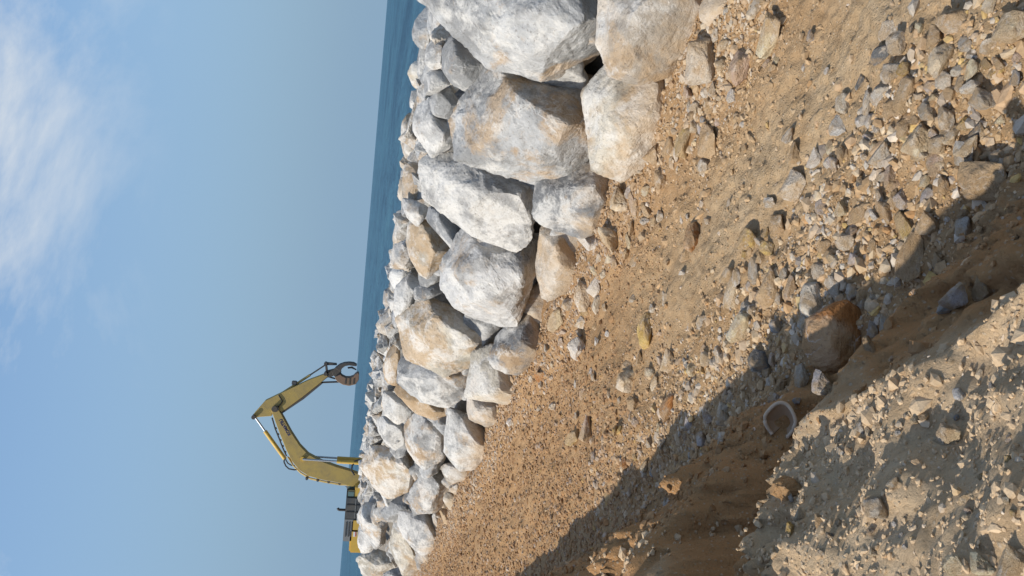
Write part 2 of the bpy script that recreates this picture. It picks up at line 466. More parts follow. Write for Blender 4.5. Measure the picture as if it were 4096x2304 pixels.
# ------------------------------------------------------------------ rock meshes
def hull_bm(pts):
    bm = bmesh.new()
    for p in pts:
        bm.verts.new(p)
    r = bmesh.ops.convex_hull(bm, input=bm.verts)
    dead = [g for g in r['geom_interior'] + r['geom_unused'] if isinstance(g, bmesh.types.BMVert)]
    bmesh.ops.delete(bm, geom=list(set(dead)), context='VERTS')
    bmesh.ops.recalc_face_normals(bm, faces=bm.faces)
    return bm
def rock_mesh(name, pts, voxel, amp, seed, smooth_it=3, fscale=1.0, flats=14, vdir=None, smooth=False):
    """convex block -> even skin -> worn edges -> broken, pitted surface"""
    bm = hull_bm(pts)
    me = bpy.data.meshes.new(name)
    bm.to_mesh(me)
    bm.free()
    tmp = bpy.data.objects.new('tmp', me)
    COL.objects.link(tmp)
    md = tmp.modifiers.new('r', 'REMESH')
    md.mode, md.voxel_size, md.use_smooth_shade = 'VOXEL', voxel, True
    if smooth_it:
        sm = tmp.modifiers.new('s', 'SMOOTH')
        sm.factor, sm.iterations = 0.5, smooth_it
    dg = bpy.context.evaluated_depsgraph_get()
    ev = tmp.evaluated_get(dg)
    out = bpy.data.meshes.new_from_object(ev)
    bpy.data.objects.remove(tmp)
    bpy.data.meshes.remove(me)
    nv = len(out.vertices)
    co = np.empty(nv * 3, np.float32); out.vertices.foreach_get('co', co); co = co.reshape(-1, 3).astype(float)
    no = np.empty(nv * 3, np.float32); out.vertices.foreach_get('normal', no); no = no.reshape(-1, 3).astype(float)
    rr = np.random.default_rng(seed * 7 + 1)
    for _ in range(flats):
        for _k in range(60):
            n_ = rr.normal(size=3); n_ /= np.linalg.norm(n_)
            if vdir is None or .3 < n_ @ vdir < .93:
                break
        dd = co @ n_
        hh = np.quantile(dd, rr.uniform(.80, .95))
        over = np.maximum(0, dd - hh)
        co = co - n_ * (over * .88)[:, None]
    p = co * fscale
    o = seed * 3.17
    # broken ledges: warped terraces plus ridged noise
    w = 0.35 * np.stack([vn(p[:, 0] * 2 + o, p[:, 1] * 2, p[:, 2] * 2, 5), vn(p[:, 0] * 2, p[:, 1] * 2 + o, p[:, 2] * 2, 6), vn(p[:, 0] * 2, p[:, 1] * 2, p[:, 2] * 2 + o, 7)], -1)
    q = p + w
    big = fbm(q[:, 0] * 1.6 + o, q[:, 1] * 1.6, q[:, 2] * 1.6, 3, 1)
    rid = 1 - 2 * np.abs(fbm(q[:, 0] * 2.6 + o, q[:, 1] * 2.6 + 9, q[:, 2] * 2.6, 3, 2))
    stp = fbm(q[:, 0] * 3.0 + o, q[:, 1] * 3.0, q[:, 2] * 3.0 + 4, 2, 3)
    terr = np.floor(stp * 3.5) / 3.5
    fine = fbm(q[:, 0] * 9 + o, q[:, 1] * 9, q[:, 2] * 9, 3, 4)
    dsp = amp * (0.6 * big + 0.35 * rid + 0.85 * terr + 0.34 * fine)
    co = co + no * dsp[:, None]
    out.vertices.foreach_set('co', co.astype(np.float32).ravel())
    out.update()
    out.polygons.foreach_set('use_smooth', [smooth] * len(out.polygons))
    out.name = name
    return out
def wall_hit(x, y):
    v = ray(x, y)
    ks = np.geomspace(3, 80, 1500)
    P = EYE + ks[:, None] * v
    s = P @ NR
    h = np.nonzero((P[:, 2] < wall_z(s)) | (s > 10.2))[0]
    return ks[h[0]] if len(h) else 40.0

GREY, PALE, WHITE, TAN, CREAM, DARK, BEIGE = (0.48, 0.47, 0.445), (0.55, 0.53, 0.495), (0.63, 0.605, 0.555), (0.58, 0.46, 0.325), (0.62, 0.555, 0.445), (0.33, 0.33, 0.325), (0.60, 0.52, 0.42)
CROPS = {1: (1300, 0, .483), 2: (1300, 600, .483), 3: (1300, 1200, .483), 4: (1200, 1700, .4168), 'k': (2400, 0, .483), 'e': (960, 1400, .6237)}
def px(crop, x, y):
    a, b, c = CROPS[crop]
    return a + c * x, b + c * y
# outline in the photograph, facet corners standing out towards the viewer, colour, dust, stain, forward shift, label
BOULDERS = [
 (1, [(845,0),(870,80),(985,320),(1060,270),(1120,340),(1270,460),(1390,530),(1560,590),(1700,640),(1850,670),(2060,705),(2230,660),(2310,560),(2370,400),(2350,260),(2400,120),(2440,0),(2380,-350),(1500,-500),(900,-250)], [(1250,200,.45),(1700,80,.75),(2150,250,.65),(1700,430,.55),(2100,-150,.6)], GREY, .28, .16, .15, 'huge grey boulder with tan band cut off by the picture edge, largest in the wall'),
 (1, [(1400,540),(1560,600),(1850,680),(2060,710),(2215,690),(2260,1000),(2270,1200),(2230,1310),(2100,1400),(1900,1490),(1730,1480),(1600,1440),(1430,1380),(1140,1300),(1080,1200),(1110,1000),(1240,730)], [(1580,780,.55),(1400,1050,.5),(1880,950,.7),(2180,1150,.45),(1760,1300,.55)], GREY, .2, .24, .1, 'big faceted grey boulder with orange-tan patches next to the largest boulder'),
 (2, [(830,140),(900,60),(1140,60),(1430,140),(1600,210),(1720,250),(1740,300),(1730,500),(1700,640),(1620,790),(1560,815),(1400,760),(1220,680),(1170,630),(1060,580),(980,520),(850,400),(830,250)], [(1100,280,.4),(1500,400,.55),(1650,340,.4),(1300,520,.45),(1600,700,.4)], PALE, .5, .05, .1, 'pale grey slab boulder with a straight light ridge across its face'),
 (2, [(1790,260),(1900,255),(2060,200),(2220,110),(2330,180),(2460,240),(2460,300),(2380,480),(2380,560),(2410,620),(2330,680),(2120,700),(1960,650),(1820,600),(1760,530),(1750,400)], [(1900,330,.25),(2120,480,.4),(2230,300,.35)], DARK, .42, .16, .1, 'dark grey and white boulder with tan veins at the toe of the wall'),
 ('k', [(60,0),(30,200),(20,330),(60,470),(130,600),(250,640),(340,660),(420,620),(560,600),(640,500),(700,420),(800,360),(880,320),(930,230),(840,160),(830,60),(880,0),(850,-250),(250,-250)], [(350,150,.5),(600,60,.5),(330,450,.45),(600,330,.4)], BEIGE, .25, .2, .1, 'pinkish beige boulder low in the wall below the largest boulder'),
 ('k', [(830,80),(880,0),(940,-120),(1280,-150),(1300,-20),(1150,140),(1050,240),(950,235),(840,160)], [(1000,50,.25),(1100,-40,.25)], BEIGE, .15, .15, .1, 'smaller brownish beige boulder at the picture edge beside the track'),
 ('k', [(-60,640),(100,560),(180,620),(330,670),(420,630),(560,600),(600,700),(700,800),(715,930),(600,970),(620,1100),(540,1160),(430,1190),(300,1280),(200,1449),(60,1440),(-20,1350),(-50,1200),(-80,1000),(-100,800)], [(150,800,.45),(300,1050,.5),(430,720,.4),(480,930,.35)], CREAM, .4, .2, .1, 'cream boulder with a dark broken end standing on the track edge'),
 (2, [(1800,620),(1900,640),(2050,690),(2100,750),(2060,790),(2130,900),(2180,1000),(2180,1060),(2050,1100),(1920,1150),(1860,1230),(1800,1190),(1780,1080),(1770,950),(1800,870),(1790,750)], [(1900,760,.35),(1950,950,.35)], BEIGE, .12, .32, .0, 'smooth tan boulder wedged under the central overhanging boulder'),
 (2, [(1170,650),(1220,680),(1420,770),(1550,820),(1620,790),(1740,740),(1730,850),(1700,1050),(1640,1250),(1560,1440),(1440,1520),(1330,1450),(1180,1400),(1060,1260),(1000,1120),(990,1020),(1000,960),(1100,790)], [(1090,1000,.45),(1300,880,.6),(1350,1250,.65),(1630,1050,.5),(1600,830,.4)], PALE, .3, .22, .2, 'big blocky pale grey boulder with orange spots in the middle of the wall'),
 (3, [(620,150),(700,60),(800,20),(860,0),(1000,70),(1080,100),(1260,230),(1440,290),(1400,360),(1350,440),(1240,460),(1210,500),(1170,550),(1080,590),(990,605),(900,590),(800,550),(700,470),(650,350),(625,250)], [(780,250,.5),(1000,420,.65),(1180,330,.45),(900,130,.35)], CREAM, .38, .42, .15, 'rounded tan and cream boulder leaning against the blocky central one'),
 (3, [(1440,290),(1560,250),(1680,100),(1800,-40),(1870,0),(1890,60),(1870,170),(1830,300),(1860,400),(1780,470),(1680,540),(1600,600),(1520,570),(1420,550),(1380,470),(1400,380)], [(1530,420,.4),(1700,250,.35),(1720,420,.3)], DARK, .3, .2, .1, 'dark grey boulder with a tan vein lying under the blocky central one'),
 (3, [(600,620),(640,480),(700,470),(800,550),(900,590),(1000,610),(1080,590),(1160,560),(1150,740),(1140,800),(1070,850),(1000,880),(900,870),(800,830),(700,760),(620,690)], None, GREY, .35, .05, .0, 'smooth grey boulder tucked below the rounded tan one'),
 (3, [(1240,460),(1390,390),(1400,550),(1520,575),(1600,610),(1680,590),(1760,640),(1770,700),(1720,790),(1640,810),(1560,855),(1400,855),(1280,840),(1180,800),(1155,700),(1160,620),(1210,500)], None, CREAM, .35, .2, .05, 'pale beige boulder at the toe with orange soil against its foot'),
 (3, [(1175,800),(1280,840),(1400,860),(1560,860),(1550,900),(1500,940),(1480,1000),(1420,1035),(1340,1045),(1270,1000),(1200,980),(1165,900)], None, BEIGE, .3, .2, .05, 'small rounded beige boulder at the toe between two longer ones'),
 (3, [(560,740),(620,700),(700,760),(800,830),(900,880),(1010,890),(1030,930),(970,970),(900,990),(830,980),(760,940),(700,880),(640,820)], None, TAN, .15, .6, .0, 'narrow orange-tan boulder under the smooth grey one'),
 (3, [(480,850),(490,760),(560,740),(640,820),(720,920),(660,1000),(600,1030),(540,1000),(500,950)], None, WHITE, .4, .2, .0, 'whitish boulder with an olive base near the crest'),
 (3, [(440,1000),(480,960),(560,1010),(640,1050),(660,1120),(650,1190),(580,1240),(500,1170),(440,1080)], None, PALE, .5, .0, .0, 'flat pale grey slab tilted below the crest'),
 (3, [(670,1040),(720,950),(830,980),(930,990),(1010,960),(1010,1100),(1000,1200),(980,1290),(900,1390),(820,1400),(740,1340),(680,1260),(660,1180)], None, GREY, .4, .3, .05, 'two-toned boulder, rust brown above and blue-grey below'),
 (3, [(1030,900),(1100,860),(1165,900),(1200,980),(1340,1045),(1390,1080),(1400,1140),(1360,1250),(1280,1330),(1230,1380),(1120,1390),(1050,1320),(1000,1250),(1010,1100)], None, WHITE, .45, .18, .1, 'long whitish boulder standing at the toe past the two-toned one'),
 (4, [(600,400),(690,330),(690,210),(820,200),(900,240),(980,240),(1060,340),(1150,440),(1160,500),(1100,570),(1050,620),(950,680),(850,690),(740,600),(680,500)], [(800,330,.4),(1000,380,.5),(900,550,.4)], CREAM, .45, .38, .05, 'mottled white boulder with a brown and black broken face'),
 (4, [(1050,700),(1070,620),(1170,520),(1200,440),(1340,420),(1400,500),(1420,560),(1400,640),(1360,720),(1350,830),(1250,850),(1130,840),(1080,800)], None, PALE, .4, .15, .05, 'rounded pale boulder directly below the one with the brown broken face'),
 (4, [(1340,400),(1430,370),(1600,410),(1700,380),(1680,480),(1560,540),(1430,560),(1370,480)], None, BEIGE, .35, .2, .0, 'low beige boulder half buried under the long whitish one'),
 (4, [(980,840),(1080,830),(1200,880),(1330,870),(1400,980),(1410,1040),(1400,1110),(1330,1120),(1270,1170),(1180,1250),(1090,1180),(1010,1080),(960,950)], None, PALE, .42, .1, .05, 'long grey-white boulder slanting down to the far track edge'),
 (4, [(760,850),(830,780),(900,700),(1040,690),(1060,790),(1080,830),(980,840),(930,930),(880,945),(800,920)], None, GREY, .2, .08, .0, 'bluish grey boulder in the far wall above the slanting long one'),
 (4, [(860,1170),(890,1070),(900,990),(960,950),(1010,1080),(1080,1180),(1100,1250),(1160,1380),(1080,1449),(990,1440),(930,1350),(890,1250)], None, CREAM, .3, .1, .1, 'cream angular boulder with a dark hollow beneath at the far end'),
 (4, [(560,880),(580,800),(640,740),(760,770),(830,930),(830,1030),(790,1130),(850,1180),(780,1220),(720,1180),(660,1100),(600,1000)], None, PALE, .4, .2, .0, 'broad grey-white boulder in front of the excavator counterweight'),
 (4, [(550,1290),(580,1220),(680,1170),(780,1220),(860,1250),(920,1330),(880,1400),(790,1420),(700,1500),(620,1460)], None, CREAM, .35, .1, .1, 'pale cream boulder at the far end of the crest'),
 (4, [(800,1430),(930,1360),(1000,1440),(1090,1460),(1000,1560),(860,1560)], None, DARK, .2, .1, .0, 'shaded dark boulder at the far picture edge'),
 (4, [(1360,700),(1410,640),(1470,720),(1560,700),(1570,780),(1480,830),(1420,800)], None, CREAM, .3, .1, .0, 'small pale block at the far toe among loose rubble'),
 (4, [(1340,830),(1370,780),(1420,820),(1450,890),(1420,960),(1380,940)], None, TAN, .05, .5, .0, 'small rusty orange rock in a shaded gap of the far wall'),
 (4, [(1420,590),(1500,560),(1600,560),(1640,620),(1600,660),(1500,670),(1430,640)], None, GREY, .3, .2, .0, 'small grey-green block at the far toe under the low beige boulder'),
 (4, [(1060,1180),(1180,1250),(1270,1190),(1300,1290),(1220,1330),(1130,1300)], None, GREY, .2, .1, .0, 'grey rock wedged below the cream angular boulder'),
 (4, [(556,1030),(580,950),(700,980),(740,1120),(680,1215),(590,1225),(552,1130)], None, PALE, .35, .1, -.2, 'grey crest boulder hiding the foot of the excavator counterweight'),
 # upper row behind the big boulders
 (1, [(720,260),(750,160),(850,50),(880,110),(930,270),(870,340),(830,410),(770,380),(730,330)], None, GREY, .2, .2, -.1, 'grey crest boulder with yellow flecks beside the largest boulder'),
 (1, [(840,400),(900,310),(990,330),(990,450),(960,560),(900,580),(830,530)], None, PALE, .4, .05, -.1, 'rounded pale boulder just behind the largest boulder'),
 (1, [(685,600),(720,530),(800,480),(830,520),(790,600),(780,740),(730,710)], None, CREAM, .5, .3, -.1, 'pointed cream boulder on the crest against the sea'),
 (1, [(985,420),(1060,310),(1110,370),(1200,470),(1400,540),(1240,740),(1190,760),(1060,690),(985,570)], [(1080,450,.35),(1200,620,.4),(1040,600,.3)], GREY, .18, .08, .05, 'dark grey boulder netted with white veins above the faceted one'),
 (1, [(820,640),(900,570),(980,590),(1030,700),(900,760),(850,800),(815,700)], None, PALE, .45, .0, -.1, 'flat pale slab between the veined boulder and the crest'),
 (1, [(870,830),(930,740),(1040,740),(1090,850),(1140,900),(1110,1000),(1000,980),(900,950)], None, GREY, .15, .05, -.25, 'grey boulder in a shaded hollow above the faceted one'),
 (1, [(740,1000),(780,900),(870,820),(950,950),(1110,1010),(1090,1150),(1000,1230),(880,1290),(790,1150),(740,1080)], [(880,1000,.4),(1000,1130,.4)], PALE, .45, .02, .0, 'smooth grey-white boulder behind the faceted one'),
 (1, [(700,850),(720,760),(790,740),(850,810),(780,900),(750,920),(710,890)], None, PALE, .45, .05, -.1, 'small bluish white crest boulder against the sea'),
 (1, [(640,1020),(700,930),(750,940),(760,1080),(800,1170),(740,1300),(660,1290),(630,1180)], None, BEIGE, .4, .2, -.1, 'beige crest boulder above the smooth grey-white one'),
 (2, [(700,640),(780,590),(880,590),(960,620),(1010,740),(1020,900),(960,980),(860,1055),(780,1010),(720,900),(690,760)], [(850,700,.35),(900,850,.4)], CREAM, .3, .4, .0, 'boulder with a bright yellow ochre patch near the crest'),
 (2, [(820,560),(860,480),(960,510),(1060,590),(1100,650),(1120,720),(1080,850),(1010,740),(940,640)], None, DARK, .2, .1, -.1, 'dark grey boulder beside the one with the ochre patch'),
 (2, [(560,720),(600,550),(660,500),(720,560),(690,680),(640,760),(570,780)], None, BEIGE, .4, .2, -.1, 'beige crest boulder behind the one with the ochre patch'),
 (2, [(540,960),(570,800),(680,740),(740,900),(760,980),(660,950),(570,980)], None, PALE, .5, .15, -.1, 'grey-white crest boulder with a yellow edge'),
 (2, [(510,1060),(560,980),(680,960),(750,1030),(640,1130),(560,1150)], None, WHITE, .5, .0, -.1, 'bright white crest boulder above the shaded hollow'),
 (2, [(650,130),(720,100),(830,120),(830,300),(740,420),(640,380)], None, BEIGE, .3, .35, -.1, 'tan streaked crest boulder behind the pale slab'),
 (2, [(640,400),(740,420),(850,480),(820,560),(760,640),(680,560),(650,480)], None, PALE, .45, .1, -.1, 'pale crest boulder between two beige ones'),
 (2, [(740,1150),(820,1100),(960,1100),(990,1170),(860,1210),(800,1260),(740,1230)], None, DARK, .25, .05, -.1, 'dark mottled boulder above the rounded tan one'),
 (2, [(590,1130),(700,1030),(800,1100),(740,1160),(720,1290),(640,1370),(570,1370)], None, WHITE, .5, .05, -.05, 'white blocky boulder above the rounded tan one'),
 (2, [(470,1200),(510,1140),(570,1150),(600,1220),(560,1310),(490,1300)], None, PALE, .45, .05, -.1, 'small rounded bluish crest boulder above the white blocky one'),
 (3, [(425,200),(470,140),(560,90),(640,150),(630,300),(540,300),(450,260)], None, BEIGE, .3, .15, -.1, 'smooth beige crest boulder above the rounded tan one'),
 (3, [(430,330),(460,270),(580,300),(560,380),(520,480),(450,430)], None, PALE, .5, .05, -.1, 'speckled pale crest boulder near the narrow tan slab'),
 (3, [(480,560),(540,380),(580,340),(620,440),(610,560),(600,700),(540,690),(500,640)], None, TAN, .2, .5, -.05, 'upright tan slab between the crest and the smooth grey boulder'),
]
def poly_area(P):
    P = np.array(P, float)
    x, y = P[:, 0], P[:, 1]
    return 0.5 * abs(np.dot(x, np.roll(y, 1)) - np.dot(y, np.roll(x, 1)))
def corners(P, n):
    # keep the n strongest corners of an outline
    P = [np.array(p) for p in P]
    while len(P) > n:
        ar = [abs(np.cross(P[i] - P[i - 1], P[(i + 1) % len(P)] - P[i])) for i in range(len(P))]
        P.pop(int(np.argmin(ar)))
    return P
named = []
for bi, (crop, outl, ridge, colr, dust, stain, fwd, label) in enumerate(BOULDERS):
    r2 = np.random.default_rng(100 + bi)
    O = np.array([px(crop, *q) for q in outl])
    c = O.mean(0)
    Osh = c + (O - c) * (1.17 if bi in (0, 4, 6) else 1.15)
    k0 = wall_hit(*c) - fwd
    size = math.sqrt(poly_area(O)) * k0 / FPX
    pts = []
    for q in corners(Osh, 9 if ridge else 7):
        kh = min(max(wall_hit(*q), k0 - 0.45 * size), k0 + 0.45 * size)
        kk = k0 + 0.5 * (kh - k0) + 0.10 * size + r2.uniform(-.06, .06) * size
        pts.append(EYE + kk * ray(*q))
    if ridge is None:
        a0 = int(r2.integers(len(O)))
        rp = []
        nfc = int(r2.integers(4, 6))
        tx, ty = r2.uniform(-.3, .5), r2.uniform(-.3, .5)      # tilt of the broken front face
        for j in range(nfc):
            q = c + (O[(a0 + round(j * len(O) / nfc)) % len(O)] - c) * r2.uniform(.5, .74)
            rel = (q - c) * k0 / FPX
            rp.append((q[0], q[1], size * .34 + tx * rel[0] + ty * rel[1]))
    else:
        rp = [(*px(crop, a, b), min(d, .5 * size)) for a, b, d in ridge]
    for x, y, d in rp:
        kh = min(max(wall_hit(x, y), k0 - 0.4 * size), k0 + 0.4 * size)
        pts.append(EYE + (k0 + 0.4 * (kh - k0) - d) * ray(x, y))
    for q in O:
        qq = c + (q - c) * r2.uniform(.65, .85)
        pts.append(EYE + (k0 + size * r2.uniform(.5, .75)) * ray(*qq))
    pts = np.array(pts)
    cen = pts.mean(0)
    vox = max(0.026, 0.0034 * k0)
    me = rock_mesh('boulder', pts - cen, vox, 0.019 * min(1.3, size), bi, 0, 1.0, 1 if ridge else 2, -ray(*c) / np.linalg.norm(ray(*c)))
    me.materials.append(M_BOULDER)
    o = link(bpy.data.objects.new('boulder', me))
    o.location = cen
    o.color = (*colr, 1)
    o['dust'], o['stain'] = dust, stain
    tag(o, label, 'boulder', 'armour boulders of the sea wall')
    named.append((cen, size, label))

# crest, underlayer and continuation boulders built from a few blocks
def random_block(seed, n=16, ax=(1, 1, 1)):
    r2 = np.random.default_rng(seed)
    p = r2.normal(size=(n, 3))
    p /= np.linalg.norm(p, axis=1)[:, None]
    p *= r2.uniform(.8, 1.05, n)[:, None]
    p = np.sign(p) * np.abs(p) ** 0.8
    return p * 0.5 * np.array(ax)
BLOCKS = []
FILL = []
for i in range(10):
    me = rock_mesh('crest_boulder', random_block(500 + i, 8, (1.5, 1.25, 1.15)), 0.032, 0.018, 40 + i, 0, 1.5, 2)
    me.materials.append(M_BOULDER)
    BLOCKS.append(me)
TONES = [(GREY, 'grey'), (PALE, 'pale grey'), (WHITE, 'white'), (PALE, 'pale grey'), (BEIGE, 'beige')]
occ = [(n[0], n[1]) for n in named]
HIDV, HIDF, HIDC, hid_n = [], [], [], 0
def hide_block(me, loc, rot, scl, tone):
    # core stone: only slivers of it show in the gaps
    global hid_n
    nv = len(me.vertices)
    co = np.empty(nv * 3, np.float32); me.vertices.foreach_get('co', co)
    Mx = np.array(Matrix.LocRotScale(Vector(loc), rot, Vector(scl)))
    HIDV.append(co.reshape(-1, 3) @ Mx[:3, :3].T + Mx[:3, 3])
    me.calc_loop_triangles()
    f = np.empty(len(me.loop_triangles) * 3, np.int32); me.loop_triangles.foreach_get('vertices', f)
    HIDF.append(f.reshape(-1, 3) + hid_n)
    hid_n += nv
from mathutils import Euler
LOWB = []
for i in range(6):
    me = rock_mesh('core_stone', random_block(540 + i, 9, (1.45, 1.2, 1.1)), 0.055, 0.022, 140 + i, 0, 1.5, 3)
    LOWB.append(me)
r4 = np.random.default_rng(8)
for q in (.6, 1.3, 2.05, 2.9, 3.7, 4.6):
    t = 1.2 + .4 * (q > 1)
    while t < 34:
        sz = r4.uniform(.75, 1.0)
        s = BASE_S + q + .2 + r4.uniform(-.1, .1)
        x, y = st2xy(s, t)
        z = min(q * 1.02 - .5, 1.82) + (r4.uniform(-.1, .12) if q > 2.5 else 0)
        hide_block(LOWB[r4.integers(6)], (x, y, z), Euler((r4.uniform(-.5, .5), r4.uniform(-.5, .5), r4.uniform(0, 6.28))), (sz * 1.15, sz, sz), None)
        t += sz * .9
cnt = 0
r3 = np.random.default_rng(5)
for row, (s0, ztop, t0, t1) in enumerate([(8.9, 2.30, 2.0, 40), (9.8, 2.36, 2.0, 42), (10.8, 2.28, 3.0, 44), (8.1, 2.05, 20.0, 38), (7.2, 1.25, 28.0, 38), (6.3, .5, 29.5, 38), (7.4, 1.4, -0.5, 3.0), (6.5, .6, -0.5, 2.6), (8.3, 2.1, -0.5, 3.5), (8.75, 2.42, 4.5, 33), (9.5, 2.46, 5, 34), (10.3, 2.44, 5, 36)]):
    t = t0
    while t < t1:
        sz = r3.uniform(.65, 1.25) if row < 9 else r3.uniform(.34, .62)
        s = s0 + r3.uniform(-.25, .25)
        x, y = st2xy(s, t)
        z = ztop - sz * .42 + r3.uniform(-.12, .10) + (.10 if t > 20 and ztop > 2.2 else 0)
        P = np.array([x, y, z])
        ok = all(np.linalg.norm(P - a) > (0.42 if row < 9 else .34) * (sz + b) for a, b in occ)
        if ok:
            rel = P - EYE
            dep_ = rel @ FW
            u_, v_ = rel @ RT / dep_, rel @ UP / dep_
            if row in (4, 5, 6, 7, 8) or abs(u_) > .345 or t > 37:
                hide_block(LOWB[r3.integers(6)], P, Euler((r3.uniform(-.5, .5), r3.uniform(-.5, .5), r3.uniform(0, 6.28))), (sz, sz, sz), None)
                occ.append((P, sz))
                t += sz * .75
                continue
            tone, tname = TONES[r3.integers(len(TONES))]
            o = link(bpy.data.objects.new('boulder', BLOCKS[r3.integers(10)]))
            o.location = P
            o.rotation_euler = (r3.uniform(-.5, .5), r3.uniform(-.5, .5), r3.uniform(0, 6.28))
            o.scale = (sz * r3.uniform(.9, 1.2), sz * r3.uniform(.85, 1.1), sz * r3.uniform(.8, 1.05))
            o.color = (*tone, 1)
            o['dust'], o['stain'] = float(r3.uniform(.2, .5)), float(r3.uniform(0, .3))
            where = 'on the near crest beside the sea' if t < 12 else 'on the middle of the crest against the sea' if t < 22 else 'on the far crest towards the excavator'
            szn = 'small' if sz < .85 else 'large' if sz > 1.08 else 'medium'
            tag(o, f'{szn} {tname} armour boulder {where}', 'boulder', 'crest boulders of the sea wall')
            occ.append((P, sz))
            cnt += 1
        t += sz * .75

core = big_mesh('core_stone', np.concatenate(HIDV), np.concatenate(HIDF), M_BOULDER)
core.color = (*GREY, 1)
core['dust'], core['stain'], core['kind'] = .2, .15, 'stuff'
core['label'], core['category'] = 'grey core stone showing in the gaps behind the armour boulders', 'rubble'

# ------------------------------------------------------------------ loose stones on the track and bank
SC = {'1': (2400, 0, .483), '2': (3200, 0, .483), '3': (2300, 600, .483), '4': (3100, 600, .483), '5': (2000, 1200, .483), '6': (2900, 1200, .483), '8': (2800, 1700, .503)}
SCOL = {'g': ((.45, .42, .375), 'grey', .25, .12), 'p': ((.58, .53, .46), 'pale grey', .35, .12), 'w': ((.72, .69, .63), 'white', .4, .05), 'c': ((.62, .51, .36), 'cream', .25, .2),
        't': ((.52, .37, .22), 'tan', .12, .35), 'o': ((.48, .34, .12), 'ochre', .1, .3), 'b': ((.36, .235, .125), 'brown', .05, .35), 'd': ((.17, .175, .18), 'dark grey', .15, .05),
        'l': ((.45, .41, .40), 'lilac grey', .25, .05), 'r': ((.42, .195, .068), 'orange brown', .0, .25), 'k': ((.52, .40, .32), 'pinkish', .2, .2), 'n': ((.33, .34, .355), 'blue-grey', .15, .0)}
